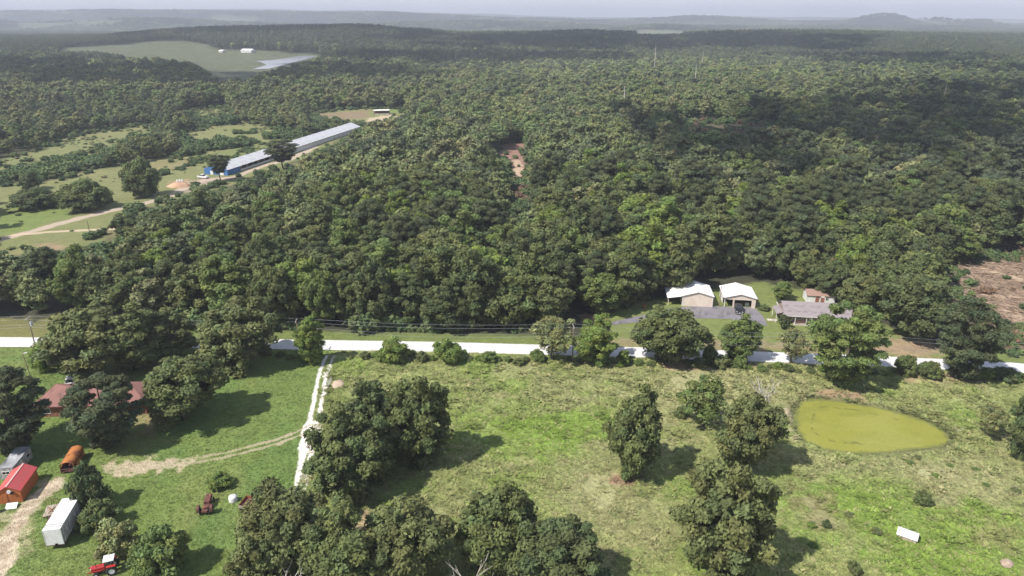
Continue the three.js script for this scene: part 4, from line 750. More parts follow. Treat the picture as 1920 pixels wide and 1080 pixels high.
{ // silver camper, roof caved in
  const o = thing('camper_trailer', 'derelict silver camper trailer with a dented caved roof', 'camper', -87.2, 104.4, 0.15), w = 2.3, l = 6.4, y0 = 0.6, h = 2.1;
  part('body', [box(0.06, h, l, w / 2, y0 + h / 2, 0), box(0.06, h, l, -w / 2, y0 + h / 2, 0), box(w, h, 0.06, 0, y0 + h / 2, l / 2), box(w, h, 0.06, 0, y0 + h / 2, -l / 2)], M.aluminium, o);
  const g = new THREE.PlaneGeometry(w + 0.1, l + 0.1, 10, 24).rotateX(-Math.PI / 2), P = g.attributes.position; for (let i = 0; i < P.count; i++) { const x = P.getX(i), z = P.getZ(i); P.setY(i, y0 + h + 0.15 * Math.cos(x) - 0.5 * Math.exp(-((z - 0.9) ** 2) / 1.2 - x * x) + 0.12 * (vnoise(x * 3 + 9, z * 2 + 9) - 0.5)); } g.computeVertexNormals(); part('roof', g, M.aluminium, o);
  windowAt(o, w / 2 + 0.03, 1.8, -1.9, 1.2, 0.7, 'x'); part('door', box(0.05, 1.7, 0.7, w / 2 + 0.04, 1.5, 0.4), M.white, o); windowAt(o, 0, 1.8, l / 2 + 0.03, 1.3, 0.6); for (const s of [-1, 1]) wheel(o, s * 1, 0.35, 0, 0.35, 0.2); part('hitch', box(0.15, 0.12, 1.2, 0, 0.5, l / 2 + 0.6), M.darkRust, o);
}
{ // old bus body, rounded rusty roof
  const o = thing('bus_body', 'rusty orange old bus body with rounded roof and open front', 'bus', -78.5, 106.3, 0.22), w = 2.25, l = 5.4, e = 1.55, r = 2.3;
  const arc = Array.from({ length: 13 }, (_, k) => { const t = Math.PI * (1 - k / 12); return [Math.cos(t) * w / 2, e + Math.sin(t) * (r - e)]; }), inner = arc.map(([x, y]) => [x * 0.95, y - 0.05]).reverse();
  part('roof', prism([...arc, ...inner], l), M.busRust, o); part('side_panel', [box(0.06, 0.9, l - 0.2, w / 2 - 0.04, 0.75, 0)], M.busRust, o); part('side_panel', [box(0.06, 0.9, l - 0.2, -w / 2 + 0.04, 0.75, 0)], M.busRust, o);
  for (const s of [-1, 1]) for (let k = 0; k < 6; k++) part('window_post', box(0.07, 0.42, 0.09, s * (w / 2 - 0.05), 1.36, -l / 2 + 0.25 + k * 0.98), M.darkRust, o);
  part('rear_wall', box(w - 0.1, 1.5, 0.06, 0, 1, -l / 2 + 0.06), M.busRust, o); part('floor', box(w - 0.1, 0.12, l - 0.1, 0, 0.4, 0), M.darkRust, o); part('front_frame', [box(0.1, 1.4, 0.1, -w / 2 + 0.08, 0.8, l / 2 - 0.05), box(0.1, 1.4, 0.1, w / 2 - 0.08, 0.8, l / 2 - 0.05), box(w - 0.2, 0.1, 0.1, 0, 0.9, l / 2 - 0.05)], M.darkRust, o); part('seat', box(0.5, 0.5, 0.5, -0.4, 0.7, l / 2 - 1), M.tyre, o);
  for (const [x, z] of [[-0.9, 1.6], [0.9, 1.6], [-0.9, -1.6], [0.9, -1.6]]) wheel(o, x, 0.38, z, 0.38, 0.22, M.darkRust);
}
{ // flat trailer with a rail, loaded with scrap
  const o = thing('flatbed_cart', 'small rusty flatbed cart with a raised rail beside the white box trailer', 'cart', -74.2, 92.9, 0.35);
  part('deck', [0, 1, 2, 3, 4].map((k) => box(0.32, 0.07, 2.9, -0.7 + k * 0.35, 0.72, 0)), M.woodPlank, o); part('frame', [box(0.1, 0.16, 3, -0.8, 0.62, 0), box(0.1, 0.16, 3, 0.8, 0.62, 0), box(1.6, 0.14, 0.1, 0, 0.62, 1.4), box(1.6, 0.14, 0.1, 0, 0.62, -1.4)], M.darkRust, o);
  part('rail', [box(1.8, 0.06, 0.06, 0, 1.7, -1.5), ...[0, 1, 2, 3, 4, 5].map((k) => box(0.05, 1, 0.05, -0.85 + k * 0.34, 1.2, -1.5))], M.darkRust, o); for (const s of [-1, 1]) wheel(o, s * 0.9, 0.36, -0.3, 0.36, 0.2, M.darkRust); part('tongue', box(0.12, 0.1, 1.4, 0, 0.55, 2), M.darkRust, o);
  part('scrap_bar', [tube([-0.5, 0.8, -0.9], [0.4, 0.95, 0.8], 0.06, 0.06), tube([0.5, 0.8, -0.7], [-0.2, 0.85, 0.9], 0.05, 0.05)], M.rust, o);
}
{ // tractor
  const o = thing('tractor', 'red farm tractor with a flat white canopy', 'tractor', -58.3, 80.1, -1.2);
  part('hood', [prism([[-0.38, 0], [0.38, 0], [0.38, 0.55], [0.25, 0.7], [-0.25, 0.7], [-0.38, 0.55]], 1.7).translate(0, 0.8, 1.05)], M.red, o); part('grille', box(0.6, 0.5, 0.05, 0, 1.1, 1.92), M.white, o); for (const s of [-1, 1]) part('headlight', cyl(0.1, 0.1, 0.08, 0, 0, 0).rotateX(Math.PI / 2).translate(s * 0.3, 1.35, 1.93), M.carWhite, o);
  part('chassis', box(0.5, 0.4, 2.9, 0, 0.7, 0.3), M.darkRust, o); for (const s of [-1, 1]) { wheel(o, s * 0.9, 0.75, -0.7, 0.75, 0.42, M.carWhite); wheel(o, s * 0.72, 0.42, 1.4, 0.42, 0.26, M.carWhite); part('fender', box(0.45, 0.07, 1.2, s * 0.85, 1.58, -0.7), M.red, o); }
  part('seat', [box(0.5, 0.12, 0.5, 0, 1.2, -0.6), box(0.5, 0.5, 0.1, 0, 1.45, -0.85)], M.tyre, o); part('steering_wheel', new THREE.TorusGeometry(0.22, 0.025, 6, 16).rotateX(1).translate(0, 1.55, 0), M.black, o);
  const cn = part('canopy', prism([[-0.75, 0], [0.75, 0], [0.7, 0.12], [-0.7, 0.12]], 1.4).translate(0, 2.35, -0.5), M.carWhite, o); part('canopy_post', [box(0.06, 1.3, 0.06, -0.6, 1.75, -1), box(0.06, 1.3, 0.06, 0.6, 1.75, -1), box(0.06, 1.4, 0.06, -0.5, 1.7, 0.1), box(0.06, 1.4, 0.06, 0.5, 1.7, 0.1)], M.black, cn); part('hatch', box(0.5, 0.04, 0.5, 0, 2.49, -0.4), M.lampGrey, cn);
  part('exhaust', cyl(0.04, 0.04, 0.8, 0.25, 1.85, 1.2), M.black, o); part('loader_arm', [box(0.1, 0.14, 1.8, -0.55, 1.0, 1.5), box(0.1, 0.14, 1.8, 0.55, 1.0, 1.5)], M.red, o);
}
{ // white tank
  const o = thing('water_tank', 'small white round plastic water tank on the lawn', 'tank', -46.2, 96.3); part('shell', new THREE.LatheGeometry([[0, 0], [0.68, 0], [0.7, 0.1], [0.7, 0.75], [0.62, 0.95], [0.4, 1.1], [0.2, 1.16], [0, 1.17]].map(([a, b]) => new THREE.Vector2(a, b)), 22), M.white, o); part('lid', cyl(0.18, 0.18, 0.1, 0, 1.2, 0, 14), M.lampGrey, o);
}
{ // rusty implement: old tractor frame with fenders
  const o = thing('farm_implement', 'dark rusty abandoned farm machine with two fenders', 'implement', -49.7, 94.3, 0.18); o.scale.setScalar(1.25);
  part('frame', [box(0.7, 0.22, 3.2, 0, 0.62, -0.1), prism([[-0.4, 0], [0.4, 0], [0.34, 0.5], [-0.34, 0.5]], 1.7).translate(0, 0.6, -0.85)], M.darkRust, o); for (const s of [-1, 1]) { part('fender', prism([[-0.5, 0], [0.5, 0], [0.42, 0.5], [0.2, 0.7], [-0.2, 0.7], [-0.42, 0.5]], 0.3).rotateY(Math.PI / 2).translate(s * 0.8, 0.55, 0.95), M.darkRust, o); wheel(o, s * 0.62, 0.45, 1.0, 0.45, 0.2, M.darkRust); wheel(o, s * 0.5, 0.3, -1.5, 0.3, 0.16, M.darkRust); }
  part('seat_pan', box(0.5, 0.08, 0.4, 0, 0.95, 0.9), M.rust, o); part('lever', tube([0.2, 0.8, 0.3], [0.35, 1.4, 0.5], 0.03, 0.03), M.rust, o);
}
{ // wagon with plank front
  const o = thing('farm_wagon', 'rusty open farm wagon with pale plank front board', 'wagon', -43.3, 95.0, -0.15), w = 1.7, l = 2.5;
  part('bed', box(w, 0.1, l, 0, 0.6, 0), M.darkRust, o); for (const s of [-1, 1]) part('side_board', box(0.06, 0.5, l, s * w / 2, 0.88, 0), s > 0 ? M.woodPlank : M.rust, o); part('rear_board', box(w, 0.5, 0.06, 0, 0.88, -l / 2), M.rust, o); for (let k = 0; k < 3; k++) part('front_plank', box(w + 0.1, 0.15, 0.06, 0, 0.56 + k * 0.2, l / 2 + 0.03), M.woodPlank, o);
  for (const [x, z] of [[-0.85, 0.9], [0.85, 0.9], [-0.85, -0.9], [0.85, -0.9]]) wheel(o, x, 0.32, z, 0.32, 0.16, M.darkRust); part('scrap_bar', [tube([-0.5, 0.7, -0.8], [0.6, 0.95, 0.6], 0.05, 0.05), tube([0.3, 0.7, -0.6], [-0.4, 1, 0.8], 0.04, 0.04)], M.rust, o);
}
{ // tiller under the pine
  const s = spot(177, 838), o = thing('garden_tiller', 'small red and black garden machine under the wide dark pine', 'tiller', s.x, s.d, 0.8); part('engine', [box(0.6, 0.5, 0.5, 0, 0.75, 0), cyl(0.18, 0.18, 0.2, 0, 1.1, 0)], M.red, o); part('frame', [box(0.9, 0.12, 1.2, 0, 0.45, 0), box(1, 0.3, 0.3, 0, 0.3, 0.7)], M.darkRust, o); part('handle', [tube([-0.3, 0.6, -0.4], [-0.35, 1.2, -1.4], 0.03, 0.03), tube([0.3, 0.6, -0.4], [0.35, 1.2, -1.4], 0.03, 0.03)], M.black, o); for (const k of [-1, 1]) wheel(o, k * 0.5, 0.3, -0.1, 0.3, 0.16, M.darkRust);
}
// cars and trucks: body pushed along z (length), front at +z
function vehicle(name, label, category, x, d, turn, paint, truck, bed) {
  const o = thing(name, label, category, x, d, turn), w = truck ? 1.95 : 1.8, L = truck ? 5.7 : 4.6, q = -L / 2;
  const side = truck ? [[0, 0.5], [0.05, 1.15], [2.0, 1.18], [2.0, 1.2], [4.2, 1.2], [5.6, 1.05], [5.7, 0.55], [5.7, 0.42], [0, 0.42]] : [[0, 0.5], [0.05, 0.95], [0.6, 1.0], [3.2, 0.98], [4.4, 0.8], [4.6, 0.5], [4.5, 0.32], [0.1, 0.32]];
  const cab = truck ? [[1.95, 1.2], [2.1, 1.78], [3.3, 1.8], [4.15, 1.2]] : [[0.3, 1.0], [0.75, 1.42], [2.4, 1.46], [3.3, 0.98]];
  const along = (pts, width) => new THREE.ExtrudeGeometry(new THREE.Shape(pts.map(([a, b]) => new THREE.Vector2(a, b))), { depth: width - 0.1, bevelEnabled: true, bevelSize: 0.05, bevelThickness: 0.05, bevelSegments: 2 }).translate(q, 0, -(width - 0.1) / 2).rotateY(-Math.PI / 2);
  part('body', along(side, w), paint, o); const c = part('cabin', along(cab, w - 0.25), M.glass, o); part('cabin_roof', box(w - 0.22, 0.12, truck ? 1.25 : 1.85, 0, truck ? 1.86 : 1.5, q + (truck ? 2.7 : 1.6)), paint, c);
  for (const s of [-1, 1]) { part('headlight', box(0.35, 0.16, 0.06, s * w * 0.36, truck ? 0.9 : 0.7, L / 2 + 0.05), M.carWhite, o); part('tail_light', box(0.16, 0.3, 0.06, s * w * 0.42, 0.9, -L / 2 - 0.04), M.brightRed, o); part('mirror', box(0.14, 0.12, 0.08, s * (w / 2 + 0.1), 1.25, q + (truck ? 3.7 : 2.9)), paint, o); for (const z of [L * 0.3, -L * 0.31]) wheel(o, s * (w / 2 - 0.1), truck ? 0.4 : 0.32, z, truck ? 0.4 : 0.32, 0.22); }
  part('bumper', box(w, 0.18, 0.12, 0, 0.5, L / 2 + 0.06), truck ? M.chrome : paint, o); part('bumper', box(w, 0.18, 0.12, 0, 0.5, -L / 2 - 0.05), truck ? M.chrome : paint, o); part('license_plate', box(0.4, 0.16, 0.03, 0, 0.62, L / 2 + 0.13), M.carWhite, o); if (truck) part('truck_bed', box(w - 0.3, 0.03, 1.6, 0, 1.26, q + 1.05), M.tyre, o);
  return o;
}
vehicle('pickup_truck', 'black pickup truck parked in front of the white garage', 'truck', 61.7, 176.9, -0.2, M.black, true);
vehicle('parked_car', 'white car parked behind the brick house', 'car', -96.1, 135.6, 0.4, M.carWhite, false);
{ const s = spot(381, 334); vehicle('farm_truck', 'white pickup truck at the blue end of the poultry house', 'truck', s.x, s.d, 1.2, M.carWhite, true); }
{ // sand pile and cart
  const s = spot(335, 349), g = new THREE.SphereGeometry(1, 24, 10, 0, 6.2832, 0, Math.PI / 2), P = g.attributes.position; for (let i = 0; i < P.count; i++) { const k = 1 + 0.3 * (vnoise(P.getX(i) * 3 + 5, P.getZ(i) * 3 + 5) - 0.5); P.setXYZ(i, P.getX(i) * 5.5 * k, P.getY(i) ** 1.4 * 2 * k, P.getZ(i) * 4 * k); } g.computeVertexNormals();
  const o = thing('sand_pile', 'orange sand pile beside the farm yard', 'pile', s.x, s.d); part('heap', g, worn([0.52, 0.32, 0.2], [0.42, 0.25, 0.16], 3, 111), o);
  const p = spot(338, 343), t = thing('feed_tank', 'row of white tanks standing behind the orange sand pile', 'tank', p.x, p.d, 0.2); t.scale.setScalar(0.55); for (let k = 0; k < 3; k++) { const b = part('tank_shell', new THREE.CapsuleGeometry(0.9, 1.2, 6, 14).translate(k * 2.1 - 2.1, 1.6, 0), M.white, t); part('tank_stand', box(1.2, 0.8, 1.2, k * 2.1 - 2.1, 0.4, 0), M.darkRust, b); }
}
{ // tan heap and gate by the drive
  const s = spot(634, 720), g = new THREE.SphereGeometry(1, 20, 8, 0, 6.2832, 0, Math.PI / 2), P = g.attributes.position; for (let i = 0; i < P.count; i++) { const k = 1 + 0.35 * (vnoise(P.getX(i) * 3 + 1, P.getZ(i) * 3 + 8) - 0.5); P.setXYZ(i, P.getX(i) * 1.5 * k, P.getY(i) * 0.5 * k, P.getZ(i) * 1.7 * k); } g.computeVertexNormals();
  const o = thing('gravel_heap', 'low tan gravel heap by the pasture gate', 'heap', s.x, s.d); part('heap', g, worn([0.5, 0.38, 0.28], [0.4, 0.3, 0.22], 2, 113), o);
  const p = spot(618, 722), t = thing('pasture_gate', 'grey metal pasture gate standing open beside the gravel drive', 'gate', p.x, p.d, 1.45); for (const x of [-1.4, 1.4]) part('gate_post', cyl(0.09, 0.09, 1.5, x, 0.75, 0), M.pole, t); for (let k = 0; k < 5; k++) part('gate_bar', box(2.6, 0.05, 0.05, 0, 0.3 + k * 0.24, 0), M.lampGrey, t);
  for (let k = 0; k < 5; k++) { const f = thing('fence_post', 'short wooden fence post on the line running south from the pasture gate', 'post', p.x + 0.4 + k * 0.25, p.d - 2.2 - k * 2.6, 0, 'fence posts by the pasture gate'); part('post', cyl(0.07, 0.08, 1.3, 0, 0.62, 0), M.pole, f); part('wire_staple', box(0.05, 0.03, 0.2, 0, 1.1, 0), M.wire, f); }
}
{ // animal shelter
  const o = thing('animal_shelter', 'small low shelter with a white gabled roof in open pasture', 'shelter', 60.7, 87.2, 0.95), w = 1.9, l = 2.6, e = 0.95, r = 1.5;
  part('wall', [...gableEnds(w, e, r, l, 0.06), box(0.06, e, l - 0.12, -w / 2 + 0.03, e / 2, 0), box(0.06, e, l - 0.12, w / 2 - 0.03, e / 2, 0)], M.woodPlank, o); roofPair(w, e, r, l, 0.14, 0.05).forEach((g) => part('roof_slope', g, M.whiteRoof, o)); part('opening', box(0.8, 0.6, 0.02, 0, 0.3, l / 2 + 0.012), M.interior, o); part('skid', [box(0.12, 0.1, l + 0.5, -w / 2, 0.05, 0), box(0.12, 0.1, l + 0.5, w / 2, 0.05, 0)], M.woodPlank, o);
}
{ const s = spot(1208, 577), o = thing('burn_barrel', 'rusty red barrel alone on the lawn west of the cream barn', 'barrel', s.x, s.d); part('barrel', [cyl(0.5, 0.5, 1.1, 0, 0.55, 0, 16), cyl(0.53, 0.53, 0.06, 0, 0.4, 0, 16), cyl(0.53, 0.53, 0.06, 0, 0.75, 0, 16)], M.rust, o); part('rim', new THREE.TorusGeometry(0.5, 0.04, 6, 18).rotateX(Math.PI / 2).translate(0, 1.1, 0), M.darkRust, o); }
{ const s = spot(1886, 1058), g = new THREE.IcosahedronGeometry(0.8, 2), P = g.attributes.position; for (let i = 0; i < P.count; i++) { const k = 0.8 + 0.5 * vnoise(P.getX(i) * 2 + 4, P.getZ(i) * 2 + P.getY(i)); P.setXYZ(i, P.getX(i) * k * 1.2, P.getY(i) * k * 0.5, P.getZ(i) * k); } g.computeVertexNormals(); const o = part('boulder', g, worn([0.42, 0.33, 0.25], [0.33, 0.24, 0.18], 1, 119), scene); o.position.set(s.x, ground(s.x, s.d) + 0.1, -s.d); tag(o, 'tan boulder in the pasture south-east of the shelter', 'boulder'); }
{ // swing frame behind the house
  const s = spot(118, 808), o = thing('metal_fence_panel', 'small dark metal fence panel on the shaded lawn behind the brick house', 'fence', s.x, s.d, 0.3); for (const x of [-1.4, 0, 1.4]) part('post', cyl(0.05, 0.05, 1.5, x, 0.75, 0), M.black, o); part('rail', [box(2.8, 0.05, 0.05, 0, 1.4, 0), box(2.8, 0.05, 0.05, 0, 0.6, 0)], M.black, o);
}
// poles and wires
function utilityPole(x, d, h, label, group, extra) {
  const o = thing('utility_pole', label, 'utility pole', x, d, 0.06, group); part('pole', cyl(0.11, 0.17, h + 0.6, 0, h / 2 - 0.3, 0, 10), M.pole, o);
  if (extra !== 'plain') { const c = part('crossarm', box(0.12, 0.14, 2.2, 0, h - 0.35, 0), M.pole, o); for (const z of [-1, -0.35, 0.35, 1]) part('insulator', cyl(0.05, 0.07, 0.2, 0, h - 0.18, z, 8), M.white, c); }
  if (extra === 'transformer') { const t = part('transformer', cyl(0.32, 0.32, 0.95, 0.45, h - 1.6, 0, 14), M.lampGrey, o); part('bushing', cyl(0.05, 0.06, 0.25, 0.45, h - 1.0, 0, 8), M.white, t); }
  return o;
}
{
  const xs = [-176, -113, -50, 14, 77, 122, 190], P = xs.map((x) => [x, roadD(x) - 6.2]), h = 9.4;
  const lab = ['', 'wooden utility pole carrying a grey transformer beside the road', 'wooden utility pole by the slim tree at the mouth of the gravel drive', 'wooden utility pole behind the pale feathery roadside tree', 'wooden utility pole beside the thin pale tree at the grey-roofed house', 'wooden utility pole at the road by the dark oak', ''];
  P.forEach(([x, d], i) => { if (i && i < 6) utilityPole(x, d, h, lab[i], 'power line poles', i === 1 ? 'transformer' : ''); });
  for (const [k, off, drop] of [[0, -1, 0], [1, 1, 0], [2, 0, 1.7], [3, 0.2, 2.3]]) {
    const pts = []; for (let i = 1; i < P.length; i++) for (let s = 0; s <= 14; s++) { const t = s / 14, x = lerp(P[i - 1][0], P[i][0], t), d = lerp(P[i - 1][1], P[i][1], t); pts.push(new THREE.Vector3(x, lerp(ground(...P[i - 1]), ground(...P[i]), t) + h - 0.05 - drop - (k < 2 ? 0.9 : 1.2) * 4 * t * (1 - t), -d + off)); }
    const o = part('power_line', new THREE.TubeGeometry(new THREE.CatmullRomCurve3(pts), 260, 0.022, 4), M.wire, scene);
    tag(o, ['upper north power line wire strung along the road', 'upper south power line wire strung along the road', 'middle communication cable strung below the power wires', 'lowest cable strung along the roadside poles'][k], 'cable', 'roadside wires');
  }
  const lp = spot(60, 713), o = thing('lamp_pole', 'grey yard lamp pole standing alone on the grass by the brick house', 'lamp pole', lp.x, lp.d); part('pole', tube([0, -0.3, 0], [-0.5, 6.6, 0], 0.11, 0.08, 8), M.pole, o); part('lamp_arm', tube([-0.5, 6.5, 0], [0.3, 6.8, 0.2], 0.04, 0.04), M.lampGrey, o); part('lamp_head', box(0.6, 0.16, 0.3, 0.5, 6.8, 0.25), M.lampGrey, o);
  const y = thing('lamp_pole', 'grey yard lamp pole between the cream barn and the white garage', 'lamp pole', 57.4, 180.2, 0.2); part('pole', cyl(0.09, 0.13, 6.2, 0, 2.9, 0, 10), M.pole, y); part('lamp_arm', tube([0, 5.9, 0], [0.7, 6.05, 0.3], 0.04, 0.04), M.lampGrey, y); part('lamp_head', box(0.55, 0.16, 0.3, 0.9, 6.05, 0.35), M.lampGrey, y);
  const f = survey(170, 445, 414, 4); utilityPole(f.x, f.d, f.h, 'thin utility pole beside the sandy spur track in the field', null, 'plain');
  const q = survey(372, 285, 262, 4); utilityPole(q.x, q.d, Math.max(7, q.h), 'dark utility pole in the weedy field west of the poultry house', null, 'plain');
  for (const [u, v] of [[74, 702], [80, 697]]) { const s = spot(u, v), t = thing('fence_post', 'leaning wooden fence post near the yard lamp pole', 'post', s.x, s.d, 0, 'fence posts by the lamp pole'); part('post', tube([0, -0.2, 0], [0.15, 1.4, 0], 0.08, 0.07), M.pole, t); part('wire_staple', box(0.05, 0.03, 0.2, 0.1, 1.1, 0), M.wire, t); }
}

// ------------------------------------------------------------------ ground cover
function stuff(name, geo, material, list, label, category) {
  const im = new THREE.InstancedMesh(geo, material, list.length); im.name = name; im.userData.kind = 'stuff'; im.castShadow = im.receiveShadow = true; tag(im, label, category);
  list.forEach(({ m, c }, i) => { im.setMatrixAt(i, m); if (c) im.setColorAt(i, rgb(...c)); }); scene.add(im);
}
{
  const R = rng(77), pos = [], nor = [], idx = []; // a tuft of bent blades
  for (let k = 0; k < 12; k++) { const t = R() * 6.28, r = R() * 0.25, x = Math.cos(t) * r, z = Math.sin(t) * r, b = R() * 6.28, h = 0.07 + R() * 0.1, wd = 0.06 + R() * 0.04, o = pos.length / 3, bx = Math.cos(b), bz = Math.sin(b), l = 0.2 + R() * 0.18; pos.push(x - bz * wd, h * 0.3, z + bx * wd, x + bz * wd, h * 0.3, z - bx * wd, x + bx * l, h, z + bz * l); for (let i = 0; i < 3; i++) nor.push(bx * -0.2, 0.97, bz * -0.2); idx.push(o, o + 2, o + 1); }
  const g = new THREE.BufferGeometry(); g.setAttribute('position', new THREE.Float32BufferAttribute(pos, 3)); g.setAttribute('normal', new THREE.Float32BufferAttribute(nor, 3)); g.setIndex(idx);
  const list = [], m4 = new THREE.Matrix4(), q = new THREE.Quaternion(), e = new THREE.Euler(), c = [0, 0, 0], p = new THREE.Vector3(), s3 = new THREE.Vector3();
  for (let n = 0; n < 210000; n++) {
    const d = 66 + 92 * R() ** 1.25, x = (R() * 2 - 1) * (0.8 * d + 14), lawn = x < driveX(d); if (d > roadD(x) - 3.4) continue; if (x > 30 && d > 95 && inPond(x, d) > -0.3) continue;
    if (lawn && R() < 0.35) continue; landColour(x, d, c); if (c[1] < c[0] * 0.98 && R() < 0.85) continue;
    const patch = smooth(0.35, 0.65, fbm(x / 4 + 3, d / 4, 3)), s = (lawn ? 0.45 : 0.6 + 1.0 * patch) * (0.6 + 0.8 * R()), t = 0.85 + 0.5 * R(); if (!lawn && R() < 0.12) { mixTo(c, [0.42, 0.36, 0.2], 0.6); } else if (R() < 0.12) mixTo(c, [0.13, 0.2, 0.05], 0.6);
    m4.compose(p.set(x, ground(x, d) - 0.02, -d), q.setFromEuler(e.set((R() - 0.5) * 0.6, R() * 6.28, (R() - 0.5) * 0.6)), s3.set(s * 1.25, s * 1.3, s * 1.25)); list.push({ m: m4.clone(), c: [c[0] * t, c[1] * t, c[2] * t] });
  }
  stuff('grass', g, new THREE.MeshPhysicalMaterial({ roughness: 1, side: THREE.DoubleSide, transmission: 0.3, thickness: 0, specularIntensity: 0.2 }), list, 'tufted green and straw coloured grass covering pasture and lawn', 'grass');
}
{ // logging slash on the felled ground, scrub on clearings and hedgerows
  const R = rng(55), g = tube([0, 0, 0], [0, 1, 0], 0.09, 0.05, 5), list = [], m4 = new THREE.Matrix4(), q = new THREE.Quaternion(), e = new THREE.Euler(), A = OPEN[9], p = new THREE.Vector3(), s3 = new THREE.Vector3();
  for (let n = 0; n < 9000; n++) { const d = 150 + R() * 90, x = 100 + R() * 120; if (!inside(A, x, d)) continue; const l = 0.8 + R() ** 3 * 6, r = 0.6 + R() * 1.4, k = 0.6 + R() * 0.9; m4.compose(p.set(x, ground(x, d) + 0.1 + R() * 0.2, -d), q.setFromEuler(e.set(Math.PI / 2 + (R() - 0.5) * 0.5, R() * 6.28, 0, 'YXZ')), s3.set(r, l, r)); list.push({ m: m4.clone(), c: [0.3 * k, 0.22 * k, 0.165 * k] }); }
  stuff('logging_slash', g, new THREE.MeshStandardMaterial({ roughness: 1 }), list, 'brown branches and logs strewn over the felled ground', 'debris');
  const bush = crownGeo({ seed: 501, H: 3, W: 4.2, base: -0.2, clumps: 14, cards: 40, size: 0.36, cr: 0.95 }), bl = [];
  const put = (x, d, h, w, c) => { m4.compose(p.set(x, ground(x, d) - 0.1, -d), q.setFromEuler(e.set(0, R() * 6.28, 0)), s3.set(w / 4.2, h / 3, w / 4.2)); const t = 0.8 + 0.4 * R(); bl.push({ m: m4.clone(), c: c.map((k) => k * t) }); };
  const edge = (poly, n, wide, h0, h1, cols) => { for (let k = 0; k < n; k++) { const i = Math.floor(R() * poly.length), a = poly[i], b = poly[(i + 1) % poly.length], t = R(), x = lerp(a[0], b[0], t) + (R() - 0.5) * wide, d = lerp(a[1], b[1], t) + (R() - 0.5) * wide; if (d < roadD(x) + 6 || (Math.abs(x) > d)) continue; const h = lerp(h0, h1, R()); put(x, d, h, h * (1.2 + R() * 0.6), cols[Math.floor(R() * cols.length)]); } };
  const green = [[0.07, 0.11, 0.033], [0.09, 0.125, 0.04], [0.055, 0.09, 0.03], [0.11, 0.14, 0.045]];
  edge(OPEN[9], 260, 16, 0.8, 2.4, [...green, [0.16, 0.1, 0.06]]); edge(OPEN[8], 60, 10, 1, 3, green); edge(OPEN[14], 90, 14, 1, 4, [...green, [0.16, 0.1, 0.06]]); edge(OPEN[15], 420, 34, 1, 5, [...green, [0.15, 0.1, 0.06]]); edge(OPEN[10], 60, 14, 1, 4, [...green, [0.15, 0.1, 0.06]]);
  for (const k of [2, 3, 4, 5, 6]) edge(OPEN[k], 150, 14, 1, 3.4, green);
  for (const [x, d, h] of thicket) put(x, d, h, h * (1.2 + 0.6 * R()), green[Math.floor(R() * 4)]);
  for (const k of [2, 3, 4, 5]) { const P = OPEN[k], xs = P.map((q) => q[0]), ds = P.map((q) => q[1]), x0 = Math.min(...xs), x1 = Math.max(...xs), d0 = Math.min(...ds), d1 = Math.max(...ds); for (let n = 0; n < 500; n++) { const x = lerp(x0, x1, R()), d = lerp(d0, d1, R()); if (!inside(P, x, d) || lineDist(FARMTRACK, x, d) < 6 || fbm(x / 20, d / 20, 2) < 0.45) continue; const h = 0.4 + 0.9 * R() ** 2; put(x, d, h, h * 2.2, [[0.13, 0.16, 0.05], [0.1, 0.14, 0.045], [0.2, 0.18, 0.09]][Math.floor(R() * 3)]); } }
  // foot of the woods along the road
  for (let x = -130; x < 40; x += 1.1) for (let r = 0; r < 2; r++) { if (vnoise(x / 9, 4) < 0.35) continue; const d = roadD(x) + 8.5 + R() * 6; if (x < -92 && x > -140) continue; if (x > 26) continue; const h = 1 + R() * R() * 5.5; put(x + R(), d, h, h * 1.4, green[Math.floor(R() * 4)]); }
  // thickets inside the farm fields, hedgerows
  const clump = (u, v, wpx, n, h) => { const s = spot(u, v), w = wpx * s.d / LENS; for (let k = 0; k < n; k++) { const t = R() * 6.28, r = Math.sqrt(R()); put(s.x + Math.cos(t) * r * w / 2, s.d + Math.sin(t) * r * w * 0.35, h * (0.6 + 0.6 * R()), h * (0.9 + 0.7 * R()), green[Math.floor(R() * 3)]); } };
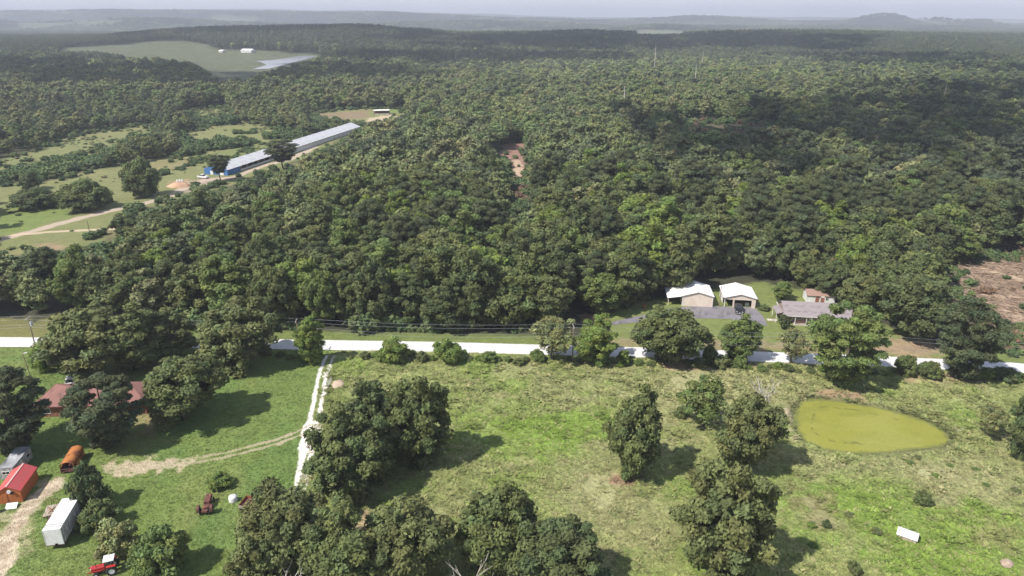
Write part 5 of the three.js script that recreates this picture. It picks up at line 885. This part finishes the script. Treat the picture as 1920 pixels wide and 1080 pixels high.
  for (const a of [[300, 270, 120, 60, 6], [380, 278, 90, 40, 5], [430, 274, 60, 25, 6], [350, 290, 40, 14, 5], [250, 290, 60, 30, 6], [60, 330, 120, 50, 5], [150, 312, 100, 45, 5], [460, 250, 40, 14, 3], [540, 258, 90, 40, 5], [590, 232, 60, 30, 5], [420, 232, 70, 30, 6], [470, 268, 24, 8, 3], [310, 328, 20, 6, 3], [335, 318, 24, 8, 2], [355, 312, 20, 6, 2], [370, 306, 16, 5, 2], [465, 284, 20, 6, 3], [120, 385, 20, 8, 3], [200, 380, 24, 8, 3]]) clump(...a);
  stuff('undergrowth', bush, tinted, bl, 'green thickets and scrub along the edges of woods and fields', 'undergrowth');
}

// ------------------------------------------------------------------ fair-weather clouds that shade parts of the far woods
{
  const R = rng(321), white = new THREE.MeshStandardMaterial({ color: rgb(0.85, 0.85, 0.86), roughness: 1 }), ALT = 950;
  const puff = [0, 1, 2, 3].map((s) => { const g = new THREE.IcosahedronGeometry(1, 2), P = g.attributes.position; for (let i = 0; i < P.count; i++) { const q = 0.75 + 0.5 * fbm(P.getX(i) * 1.7 + s * 9, P.getZ(i) * 1.7 + P.getY(i) * 1.3, 3); P.setXYZ(i, P.getX(i) * q, P.getY(i) * q * 0.6, P.getZ(i) * q); } g.computeVertexNormals(); return bare(g); });
  const cloud = (cx, cd, rx, rd, size, cover) => { // centre and half axes of its shade on the ground, size of the puffs, how closed it is
    const parts = [], lift = ALT / SUN.y, n = Math.round(cover * rx * rd / (size * size * 0.7));
    for (let k = 0; k < n; k++) { const t = R() * 6.2832, f = Math.sqrt(R()) * (0.75 + 0.35 * R()), s = size * (0.55 + 0.9 * R()); parts.push(puff[k % 4].clone().scale(s, s, s).rotateY(R() * 6).translate(Math.cos(t) * f * rx, R() * 50, Math.sin(t) * f * rd)); }
    const m = setting('cloud', mergeGeometries(parts), white); m.position.set(cx + SUN.x * lift, ALT, -cd + SUN.z * lift);
  };
  cloud(330, 460, 270, 125, 15, 0.95); cloud(190, 350, 150, 55, 13, 0.4); cloud(470, 620, 190, 110, 16, 0.6); cloud(620, 1050, 160, 260, 22, 0.6);
  cloud(300, 1750, 560, 330, 38, 1.3); cloud(-80, 1230, 300, 190, 28, 1.0); cloud(-400, 880, 330, 150, 22, 1.1); cloud(-900, 1050, 330, 150, 28, 1.0); 
  cloud(600, 1250, 230, 50, 20, 0.6); cloud(1180, 1250, 200, 60, 20, 0.8); cloud(-700, 2000, 500, 200, 38, 1.0);
}
renderer.render(scene, camera);
